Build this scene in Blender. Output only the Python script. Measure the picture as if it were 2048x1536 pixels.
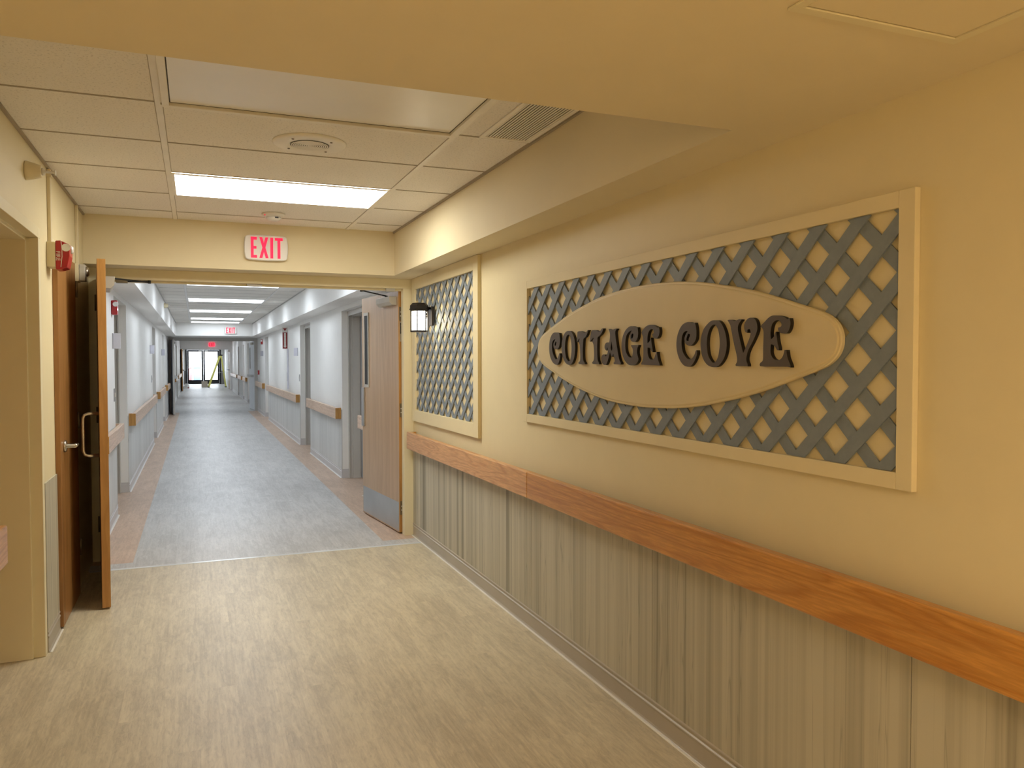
import bpy, bmesh, math, random
from mathutils import Vector, Matrix
for o in list(bpy.data.objects): bpy.data.objects.remove(o)
S = bpy.context.scene
COL = S.collection
R = math.radians
PI = math.pi

# ------------------------------------------------------------ camera, sky, exposure
def set_camera():
    cd = bpy.data.cameras.new('camera'); cam = bpy.data.objects.new('camera', cd); COL.objects.link(cam)
    yaw, pitch, roll = R(21.80995), R(-1.68712), R(-0.08207)
    f = Vector((math.sin(yaw)*math.cos(pitch), math.cos(yaw)*math.cos(pitch), math.sin(pitch)))
    r = Vector((math.cos(yaw), -math.sin(yaw), 0)); u = r.cross(f)
    r2 = r*math.cos(roll) + u*math.sin(roll); u2 = -r*math.sin(roll) + u*math.cos(roll)
    M = Matrix((r2, u2, -f)).transposed().to_4x4(); M.translation = Vector((0, 0, 1.44))
    cam.matrix_world = M
    cd.sensor_fit = 'HORIZONTAL'; cd.sensor_width = 36.0; cd.lens = 1579.636/2048*36.0
    cd.clip_start = 0.02; cd.clip_end = 400
    S.camera = cam
set_camera()
S.view_settings.view_transform = 'Standard'
S.view_settings.look = 'None'
S.view_settings.gamma = 1.0
S.view_settings.use_curve_mapping = False
S.view_settings.exposure = 0.0
w = bpy.data.worlds.new('overcast_sky'); S.world = w; w.use_nodes = True
w.node_tree.nodes['Background'].inputs[0].default_value = (0.86, 0.93, 1.0, 1)
w.node_tree.nodes['Background'].inputs[1].default_value = 6.0
LIT = 17.0          # brightness of the lit ceiling panels
LIT_FAR = 10.8
LIT_WARM = 20.0
COOL = (0.83, 0.91, 1.0)
WARM = (1.0, 0.79, 0.53)

# ------------------------------------------------------------ geometry helpers
def box(bm, x0, x1, y0, y1, z0, z1, mi=0):
    v = [bm.verts.new(p) for p in ((x0,y0,z0),(x1,y0,z0),(x1,y1,z0),(x0,y1,z0),(x0,y0,z1),(x1,y0,z1),(x1,y1,z1),(x0,y1,z1))]
    for q in ((0,3,2,1),(4,5,6,7),(0,1,5,4),(1,2,6,5),(2,3,7,6),(3,0,4,7)):
        bm.faces.new([v[i] for i in q]).material_index = mi
def prism(bm, poly, axis, a, b, mi=0):
    """poly = list of 2D points in the plane across `axis`, extruded from a to b."""
    def P(p, t):
        return {'x': (t, p[0], p[1]), 'y': (p[0], t, p[1]), 'z': (p[0], p[1], t)}[axis]
    A = [bm.verts.new(P(p, a)) for p in poly]; B = [bm.verts.new(P(p, b)) for p in poly]
    n = len(poly)
    bm.faces.new(A).material_index = mi; bm.faces.new(B[::-1]).material_index = mi
    for i in range(n):
        j = (i+1) % n
        bm.faces.new((A[j], A[i], B[i], B[j])).material_index = mi
def tube(bm, pts, r, n=10, cap=True, mi=0):
    pts = [Vector(p) for p in pts]; rings = []
    rr = r if isinstance(r, (list, tuple)) else [r]*len(pts)
    up = None
    for i, p in enumerate(pts):
        d = (pts[min(i+1, len(pts)-1)] - pts[max(i-1, 0)]).normalized()
        if up is None:
            up = Vector((0,0,1)) if abs(d.z) < .9 else Vector((1,0,0))
        a = d.cross(up).normalized(); b = a.cross(d).normalized(); up = b
        rings.append([bm.verts.new(p + (a*math.cos(t)+b*math.sin(t))*rr[i]) for t in [2*PI*k/n for k in range(n)]])
    for i in range(len(rings)-1):
        for k in range(n):
            f = bm.faces.new((rings[i][k], rings[i][(k+1)%n], rings[i+1][(k+1)%n], rings[i+1][k])); f.smooth = True; f.material_index = mi
    if cap:
        bm.faces.new(rings[0][::-1]).material_index = mi; bm.faces.new(rings[-1]).material_index = mi
def lathe(bm, prof, c, axis='z', n=32, mi=0):
    """prof = [(radius, height)...] around `axis` through c."""
    c = Vector(c); rings = []
    for r, h in prof:
        ring = []
        for k in range(n):
            t = 2*PI*k/n; a, b = max(r, 1e-5)*math.cos(t), max(r, 1e-5)*math.sin(t)
            ring.append(bm.verts.new(c + Vector({'z': (a, b, h), 'x': (h, a, b), 'y': (a, h, b)}[axis])))
        rings.append(ring)
    for i in range(len(rings)-1):
        for k in range(n):
            f = bm.faces.new((rings[i][k], rings[i][(k+1)%n], rings[i+1][(k+1)%n], rings[i+1][k])); f.smooth = True; f.material_index = mi
    bm.faces.new(rings[0][::-1]).material_index = mi; bm.faces.new(rings[-1]).material_index = mi
def obj(name, bm, mat, parent=None, bevel=0, loc=None, rotz=0, smooth=False):
    bmesh.ops.recalc_face_normals(bm, faces=bm.faces)
    me = bpy.data.meshes.new(name); bm.to_mesh(me); bm.free()
    for m in (mat if isinstance(mat, (list, tuple)) else [mat]): me.materials.append(m)
    o = bpy.data.objects.new(name, me); COL.objects.link(o)
    if loc: o.location = loc
    if rotz: o.rotation_euler = (0, 0, rotz)
    if parent: o.parent = parent
    if bevel:
        b = o.modifiers.new('bevel', 'BEVEL'); b.width = bevel; b.segments = 2; b.limit_method = 'ANGLE'; b.angle_limit = R(40)
    return o
def new(): return bmesh.new()
def B(*a, **k):
    bm = new(); box(bm, *a, **k); return bm
def empty(name, loc, label=None, cat=None, group=None, rotz=0, kind=None):
    o = bpy.data.objects.new(name, None); COL.objects.link(o); o.location = loc; o.rotation_euler = (0, 0, rotz)
    o.empty_display_size = 0.1
    return tag(o, label, cat, group, kind)
def tag(o, label=None, cat=None, group=None, kind=None):
    if label: o['label'] = label
    if cat: o['category'] = cat
    if group: o['group'] = group
    if kind: o['kind'] = kind
    return o
def struct(name, bm, mat, **k):
    return tag(obj(name, bm, mat, **k), kind='structure')
def local(parent_loc, bm):
    """meshes are drawn in world metres; move them into the frame of a thing standing at parent_loc"""
    bmesh.ops.translate(bm, verts=bm.verts, vec=-Vector(parent_loc)); return bm
def part(name, bm, mat, root, **k):
    return obj(name, local(root.location, bm), mat, root, **k)
def smooth_loop(pts, sub=4, sharp=55):
    n = len(pts); P = [Vector(p) for p in pts]; out = []
    def turn(i):
        a = P[i]-P[i-1]; b = P[(i+1)%n]-P[i]
        return math.degrees(a.angle(b, 0))
    T = []
    for i in range(n):
        if turn(i) > sharp: T.append(None)
        else:
            T.append((P[(i+1)%n]-P[i-1]).normalized())
    for i in range(n):
        a, b = P[i], P[(i+1)%n]; L = (b-a).length; d = (b-a).normalized()
        ta = (T[i] or d)*L; tb = (T[(i+1)%n] or d)*L
        for s in range(sub):
            t = s/sub; h1 = 2*t**3-3*t*t+1; h2 = t**3-2*t*t+t; h3 = -2*t**3+3*t*t; h4 = t**3-t*t
            out.append(a*h1+ta*h2+b*h3+tb*h4)
    return out
def curve_mesh(name, loops, depth, mat, parent, M, bevel=0.0, is_text=None, size=0.1):
    """2D outlines (first outer, then holes) filled, given real thickness, and turned into a mesh."""
    if is_text:
        cu = bpy.data.curves.new(name, 'FONT'); cu.body = is_text; cu.size = size; cu.align_x = 'CENTER'; cu.align_y = 'CENTER'
    else:
        cu = bpy.data.curves.new(name, 'CURVE'); cu.dimensions = '2D'
        for lp in loops:
            sp = cu.splines.new('POLY'); sp.points.add(len(lp)-1); sp.use_cyclic_u = True
            for i, p in enumerate(lp): sp.points[i].co = (p[0], p[1], 0, 1)
    cu.fill_mode = 'BOTH'; cu.extrude = depth/2; cu.bevel_depth = bevel; cu.bevel_resolution = 2
    tmp = bpy.data.objects.new(name+'_curve', cu); COL.objects.link(tmp)
    dg = bpy.context.evaluated_depsgraph_get()
    me = bpy.data.meshes.new_from_object(tmp.evaluated_get(dg)); me.name = name
    bpy.data.objects.remove(tmp); bpy.data.curves.remove(cu)
    me.transform(M); me.materials.clear(); me.materials.append(mat)
    o = bpy.data.objects.new(name, me); COL.objects.link(o)
    if parent: o.parent = parent
    return o
def facing(nx, ny, c):
    """matrix that stands a 2D drawing (x right, y up) on a plane whose visible side faces (nx, ny), centred at c"""
    n = Vector((nx, ny, 0)).normalized(); up = Vector((0,0,1)); right = up.cross(n)
    M = Matrix((right, up, n)).transposed().to_4x4(); M.translation = Vector(c); return M

# ------------------------------------------------------------ materials
def nodes(name):
    m = bpy.data.materials.new(name); m.use_nodes = True
    nt = m.node_tree; return m, nt, nt.nodes['Principled BSDF']
def N(nt, t, **k):
    n = nt.nodes.new(t)
    for a, b in k.items():
        if a.startswith('i_'):
            key = a[2:]; key = int(key) if key.isdigit() else key
            n.inputs[key].default_value = b
        else: setattr(n, a, b)
    return n
def coords(nt, scale, src='Object'):
    tc = N(nt, 'ShaderNodeTexCoord'); mp = N(nt, 'ShaderNodeMapping'); mp.inputs['Scale'].default_value = scale
    nt.links.new(tc.outputs[src], mp.inputs['Vector']); return mp.outputs['Vector']
def noise(nt, vec, scale=1, detail=4, rough=.55, dist=0):
    n = N(nt, 'ShaderNodeTexNoise'); n.inputs['Scale'].default_value = scale; n.inputs['Detail'].default_value = detail
    n.inputs['Roughness'].default_value = rough; n.inputs['Distortion'].default_value = dist
    nt.links.new(vec, n.inputs['Vector']); return n.outputs['Fac']
def ramp(nt, fac, stops):
    r = N(nt, 'ShaderNodeValToRGB'); e = r.color_ramp.elements
    while len(e) < len(stops): e.new(.5)
    for i, (p, c) in enumerate(stops):
        e[i].position = p; e[i].color = (c if len(c) == 4 else (*c, 1)) if hasattr(c, '__len__') else (c, c, c, 1)
    nt.links.new(fac, r.inputs[0]); return r.outputs[0]
def mix(nt, fac, a, b, mode='MIX'):
    m = N(nt, 'ShaderNodeMix', data_type='RGBA', blend_type=mode)
    for k, v in ((0, fac), (6, a), (7, b)):
        if hasattr(v, 'links') or isinstance(v, bpy.types.NodeSocket): nt.links.new(v, m.inputs[k])
        elif k == 0: m.inputs[0].default_value = v
        else: m.inputs[k].default_value = (*v, 1) if len(v) == 3 else v
    return m.outputs[2]
def mth(nt, op, a, b=0.0, c=0.0):
    m = N(nt, 'ShaderNodeMath', operation=op)
    for k, v in enumerate((a, b, c)):
        if isinstance(v, bpy.types.NodeSocket): nt.links.new(v, m.inputs[k])
        else: m.inputs[k].default_value = v
    return m.outputs[0]
def bump(nt, bs, h, strength=.2, dist=.01):
    b = N(nt, 'ShaderNodeBump'); b.inputs['Strength'].default_value = strength; b.inputs['Distance'].default_value = dist
    nt.links.new(h, b.inputs['Height']); nt.links.new(b.outputs[0], bs.inputs['Normal'])
def plain(name, col, rough=.5, metal=0, coat=0, var=.04, nscale=6.0, bumps=0, bscale=300):
    m, nt, bs = nodes(name)
    v = coords(nt, (1,1,1)); n = noise(nt, v, nscale, 3)
    c = ramp(nt, n, [(.3, tuple(x*(1-var) for x in col)), (.7, tuple(min(1, x*(1+var)) for x in col))])
    nt.links.new(c, bs.inputs['Base Color']); bs.inputs['Roughness'].default_value = rough
    bs.inputs['Metallic'].default_value = metal; bs.inputs['Coat Weight'].default_value = coat
    if bumps: bump(nt, bs, noise(nt, v, bscale, 2), bumps, .002)
    return m
def emit(name, col, strength):
    m, nt, bs = nodes(name)
    v = coords(nt, (1,1,1)); n = noise(nt, v, 3, 2)
    c = ramp(nt, n, [(0, tuple(x*.98 for x in col)), (1, col)])
    bs.inputs['Base Color'].default_value = (*[x*.3 for x in col], 1)
    nt.links.new(c, bs.inputs['Emission Color']); bs.inputs['Emission Strength'].default_value = strength
    return m
def wood(name, light, dark, axis='y', rough=.35, rings=11, coat=.2, fine=.25, scale=1.0, line=.5):
    """grain running along `axis`"""
    m, nt, bs = nodes(name)
    s = {'x': (.07,1,1), 'y': (1,.07,1), 'z': (1,1,.07)}[axis]
    v = coords(nt, tuple(a*7*scale for a in s))
    n1 = noise(nt, v, 1, 3, .5, .4)
    saw = mth(nt, 'PINGPONG', mth(nt, 'MULTIPLY', n1, rings), .5)
    g = mth(nt, 'MULTIPLY', saw, 2)
    pores = noise(nt, coords(nt, tuple(a*170*scale for a in s)), 1, 3, .6)
    body = ramp(nt, g, [(0, dark), (line, light), (1, tuple(x*1.06 for x in light))])
    c = mix(nt, mth(nt, 'MULTIPLY', ramp(nt, pores, [(.45, 1.0), (.62, 0.0)]), fine), body, tuple(x*.45 for x in dark))
    nt.links.new(c, bs.inputs['Base Color']); bs.inputs['Roughness'].default_value = rough
    bs.inputs['Coat Weight'].default_value = coat; bs.inputs['Coat Roughness'].default_value = .25
    bump(nt, bs, pores, .08, .001)
    return m
def wainscot_mat(name, light, dark):
    m, nt, bs = nodes(name)
    tc = N(nt, 'ShaderNodeTexCoord'); sp = N(nt, 'ShaderNodeSeparateXYZ'); nt.links.new(tc.outputs['Object'], sp.inputs[0])
    y = sp.outputs[1]; z = sp.outputs[2]
    wob = noise(nt, coords(nt, (1, 3, .7)), 3, 2)
    yy = mth(nt, 'ADD', y, mth(nt, 'MULTIPLY', wob, .03))
    def strip(w, seed):
        wn = N(nt, 'ShaderNodeTexWhiteNoise', noise_dimensions='1D')
        nt.links.new(mth(nt, 'ADD', mth(nt, 'FLOOR', mth(nt, 'DIVIDE', y, w)), seed), wn.inputs['W']); return wn.outputs[0]
    tone = mth(nt, 'ADD', mth(nt, 'MULTIPLY', strip(.046, 3.1), .6), mth(nt, 'MULTIPLY', strip(.151, 9.7), .4))
    streak = noise(nt, coords(nt, (38, 38, .30)), 1, 5, .62, .2)
    broad = noise(nt, coords(nt, (17, 17, .10)), 1, 2)
    f = mth(nt, 'ADD', mth(nt, 'MULTIPLY', tone, .36), mth(nt, 'ADD', mth(nt, 'MULTIPLY', streak, .55), mth(nt, 'MULTIPLY', broad, .55)))
    c = ramp(nt, f, [(.475, dark), (.62, tuple((a*.4+b*.6) for a, b in zip(dark, light))), (.82, light)])
    # dark knotty veins
    vein = noise(nt, coords(nt, (13, 13, .45)), 1, 3, .6, .3)
    vm = ramp(nt, vein, [(.0, 0.0), (.490, 0.0), (.5, .35), (.510, 0.0), (1, 0.0)])
    c = mix(nt, vm, c, tuple(x*.6 for x in dark))
    nt.links.new(c, bs.inputs['Base Color']); bs.inputs['Roughness'].default_value = .5
    return m
def floor_mat(name, light, mid, dark, rough=.38):
    m, nt, bs = nodes(name)
    tc = N(nt, 'ShaderNodeTexCoord'); sp = N(nt, 'ShaderNodeSeparateXYZ'); nt.links.new(tc.outputs['Object'], sp.inputs[0])
    W, L = .152, .92
    row = mth(nt, 'FLOOR', mth(nt, 'DIVIDE', sp.outputs[0], W))
    off = mth(nt, 'MULTIPLY', mth(nt, 'FRACT', mth(nt, 'MULTIPLY', row, .382)), L)
    brk = mth(nt, 'FLOOR', mth(nt, 'DIVIDE', mth(nt, 'ADD', sp.outputs[1], off), L))
    pid = mth(nt, 'ADD', mth(nt, 'MULTIPLY', row, 7.31), mth(nt, 'MULTIPLY', brk, 3.17))
    # every plank shifts the grain so that the pattern breaks at its edges
    cmb = N(nt, 'ShaderNodeCombineXYZ')
    nt.links.new(mth(nt, 'ADD', mth(nt, 'MULTIPLY', sp.outputs[0], 7.5), pid), cmb.inputs[0])
    nt.links.new(mth(nt, 'MULTIPLY', sp.outputs[1], 1.55), cmb.inputs[1]); nt.links.new(pid, cmb.inputs[2])
    n1 = noise(nt, cmb.outputs[0], 1.5, 8, .66, .9)
    sc = N(nt, 'ShaderNodeVectorMath', operation='MULTIPLY'); sc.inputs[1].default_value = (6, .8, 1); nt.links.new(cmb.outputs[0], sc.inputs[0])
    n2 = noise(nt, sc.outputs[0], 1.5, 5, .65, .5)
    big = noise(nt, coords(nt, (1, .5, 1)), 2.5, 3, .5, .5)
    f = mth(nt, 'ADD', mth(nt, 'MULTIPLY', n1, .42), mth(nt, 'ADD', mth(nt, 'MULTIPLY', n2, .33), mth(nt, 'MULTIPLY', big, .25)))
    c = ramp(nt, f, [(.38, dark), (.5, mid), (.62, light)])
    ln = ramp(nt, n1, [(0, 0.0), (.442, 0.0), (.449, .38), (.457, 0.0), (1, 0.0)])
    c = mix(nt, ln, c, tuple(x*.62 for x in dark))
    ln2 = ramp(nt, n1, [(0, 0.0), (.565, 0.0), (.572, .30), (.580, 0.0), (1, 0.0)])
    c = mix(nt, ln2, c, tuple(min(1, x*1.25) for x in light))
    wn = N(nt, 'ShaderNodeTexWhiteNoise', noise_dimensions='1D'); nt.links.new(pid, wn.inputs['W'])
    tone = mth(nt, 'ADD', mth(nt, 'MULTIPLY', wn.outputs[0], .07), .965)
    fine = noise(nt, coords(nt, (70, 14, 1)), 1, 4, .7, .6)
    c = mix(nt, ramp(nt, fine, [(.35, .30), (.5, 0.0)]), c, tuple(x*.72 for x in dark))
    c = mix(nt, ramp(nt, fine, [(.55, 0.0), (.7, .30)]), c, tuple(min(1, x*1.2) for x in light))
    hs = N(nt, 'ShaderNodeHueSaturation'); nt.links.new(tone, hs.inputs['Value']); nt.links.new(c, hs.inputs['Color'])
    nt.links.new(hs.outputs[0], bs.inputs['Base Color']); bs.inputs['Roughness'].default_value = rough
    bump(nt, bs, n2, .05, .002)
    return m
def tile_mat(name, col):
    m, nt, bs = nodes(name)
    v = coords(nt, (1,1,1)); n = noise(nt, v, 110, 3, .7); n2 = noise(nt, v, 2.2, 3)
    c = ramp(nt, n, [(.33, tuple(x*.70 for x in col)), (.43, col), (1, tuple(min(1, x*1.05) for x in col))])
    c = mix(nt, ramp(nt, n2, [(.3, .12), (.7, 0.0)]), c, tuple(x*.8 for x in col))
    nt.links.new(c, bs.inputs['Base Color']); bs.inputs['Roughness'].default_value = .9
    bump(nt, bs, n, .3, .003)
    return m

M = {}
M['cream'] = plain('cream_wall_paint', (.76,.66,.42), .55, var=.015, bumps=.06, bscale=220)
M['cream_ceiling'] = plain('cream_ceiling_paint', (.78,.68,.46), .7, var=.012, bumps=.06, bscale=260)
M['cream_trim'] = plain('cream_trim_paint', (.80,.72,.49), .42, var=.015)
M['white_wall'] = plain('off_white_wall_paint', (.88,.87,.84), .55, var=.012, bumps=.04, bscale=220)
M['grey_trim'] = plain('light_grey_frame_paint', (.56,.54,.50), .4, var=.02)
M['taupe'] = plain('taupe_vinyl_base', (.44,.395,.325), .38, var=.03)
M['taupe_far'] = plain('grey_vinyl_base', (.60,.59,.59), .38, var=.03)
M['caulk'] = plain('white_caulk', (.75,.72,.66), .6)
M['wains'] = wainscot_mat('grey_wood_grain_panel', (.54,.505,.40), (.23,.21,.155))
M['wains_far'] = wainscot_mat('pale_grey_wood_grain_panel', (.68,.68,.66), (.48,.48,.46))
M['floor'] = floor_mat('beige_wood_grain_vinyl', (.68,.60,.43), (.58,.505,.36), (.45,.385,.27))
M['floor_far'] = floor_mat('grey_wood_grain_vinyl', (.63,.62,.61), (.53,.525,.515), (.43,.425,.415))
M['floor_brown'] = floor_mat('tan_wood_grain_vinyl', (.66,.49,.37), (.58,.42,.31), (.48,.34,.245))
M['tile'] = tile_mat('speckled_ceiling_tile', (.94,.90,.84))
M['tile_far'] = tile_mat('white_ceiling_tile', (.86,.84,.79))
M['tee'] = plain('white_ceiling_grid', (.94,.90,.82), .45)
M['joint_shade'] = plain('ceiling_joint_shade', (.42,.36,.27), .7)  # joints and wall angle, also the shade painted along the tees
M['rail'] = wood('oak_handrail', (.61,.285,.06), (.50,.205,.034), 'y', rough=.30, coat=.25, rings=13)
M['rail_pale'] = wood('pale_oak_handrail', (.70,.385,.155), (.57,.27,.095), 'y', rough=.35, coat=.15, rings=15)
M['rail_far'] = wood('corridor_handrail', (.76,.53,.37), (.66,.43,.27), 'y', rough=.35, coat=.3)
M['rail_end'] = wood('handrail_end_grain', (.56,.30,.085), (.46,.22,.05), 'z', rough=.4)
M['leaf'] = wood('birch_door_face', (.52,.35,.205), (.47,.31,.175), 'z', rough=.38, coat=.25, line=.6, fine=.12, scale=.6, rings=7)
M['leaf_edge'] = wood('orange_door_edge', (.50,.255,.07), (.43,.205,.05), 'z', rough=.4, fine=.15)
M['brown_leaf'] = wood('brown_door_face', (.36,.175,.055), (.27,.12,.03), 'z', rough=.4, fine=.12, scale=.6, rings=7)
M['lattice'] = plain('blue_grey_lattice_paint', (.205,.24,.28), .5, var=.06, nscale=40)
M['board'] = plain('tan_sign_paint', (.70,.59,.35), .5, var=.02)
M['letter_side'] = plain('black_letter_edge', (.008,.006,.005), .5)
M['letter'] = plain('dark_brown_letter_paint', (.085,.064,.045), .45, var=.1)
M['chrome'] = plain('brushed_steel', (.55,.52,.47), .3, metal=1, var=.04)
M['steel'] = plain('satin_steel_plate', (.50,.51,.52), .38, metal=.9, var=.07, nscale=3)
M['hinge'] = plain('dull_bronze_hinge', (.22,.18,.12), .45, metal=.8, var=.1)
M['dark'] = plain('dark_bronze', (.02,.016,.014), .45, metal=.3)
M['black'] = plain('black_plastic', (.012,.012,.012), .5)
M['closer'] = plain('grey_closer_cover', (.50,.47,.41), .42)
M['white_plastic'] = plain('white_plastic', (.80,.77,.72), .4)
M['cream_plastic'] = plain('cream_metal_raceway', (.72,.63,.42), .45)
M['red'] = plain('red_alarm_plastic', (.42,.010,.016), .3, coat=.3)
M['red_dark'] = plain('dark_red_sign', (.28,.02,.02), .4)
M['clear'] = plain('strobe_lens', (.85,.85,.85), .08, coat=1)
M['sign_white'] = plain('pale_sign_plate', (.70,.70,.78), .4)
M['sign_grey'] = plain('grey_sign_plate', (.40,.40,.44), .4)
M['lens_off'] = plain('unlit_prismatic_lens', (.96,.93,.87), .3, var=.03, nscale=2, bumps=.12, bscale=500)
M['lens_far'] = emit('lit_corridor_lens', COOL, LIT_FAR)
M['lens_dim'] = emit('weaker_corridor_lens', COOL, 5.5)
M['lens_on'] = emit('lit_entry_lens', (1.0,.97,.86), LIT)
M['lens_warm_added'] = emit('added_warm_lens', WARM, LIT_WARM)
M['exit_red'] = emit('exit_letter_red', (1.0,.004,.075), .95)
M['lantern_glass'] = emit('glowing_lantern_glass', (1.0,.88,.66), 15)
M['added_sconce_glass'] = emit('added_warm_glass', WARM, 34)
M['yellow'] = plain('yellow_fibreglass', (.72,.68,.17), .45)
M['card'] = plain('cardboard', (.55,.48,.40), .8)
M['black_alu'] = plain('black_aluminium_frame', (.012,.011,.013), .4, metal=.2)
M['grey_door'] = plain('grey_painted_door', (.42,.42,.42), .45)
M['white_door'] = plain('pale_blue_grey_door', (.82,.85,.89), .45)
M['ground'] = plain('pale_concrete', (.55,.55,.54), .9)
M['blue'] = plain('pale_blue_plastic', (.25,.40,.60), .5)
M['pink'] = plain('faded_red_plastic', (.70,.25,.25), .5)
def glass_mat():
    m, nt, bs = nodes('clear_glass')
    bs.inputs['Base Color'].default_value = (1,1,1,1); bs.inputs['Roughness'].default_value = 0
    tr = N(nt, 'ShaderNodeBsdfTransparent'); gl = N(nt, 'ShaderNodeBsdfGlossy'); gl.inputs['Roughness'].default_value = .02
    fr = N(nt, 'ShaderNodeFresnel'); fr.inputs[0].default_value = 1.45
    mx = N(nt, 'ShaderNodeMixShader'); out = nt.nodes['Material Output']
    nt.links.new(fr.outputs[0], mx.inputs[0]); nt.links.new(tr.outputs[0], mx.inputs[1]); nt.links.new(gl.outputs[0], mx.inputs[2])
    nt.links.new(mx.outputs[0], out.inputs[0]); return m
M['glass'] = glass_mat()
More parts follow.
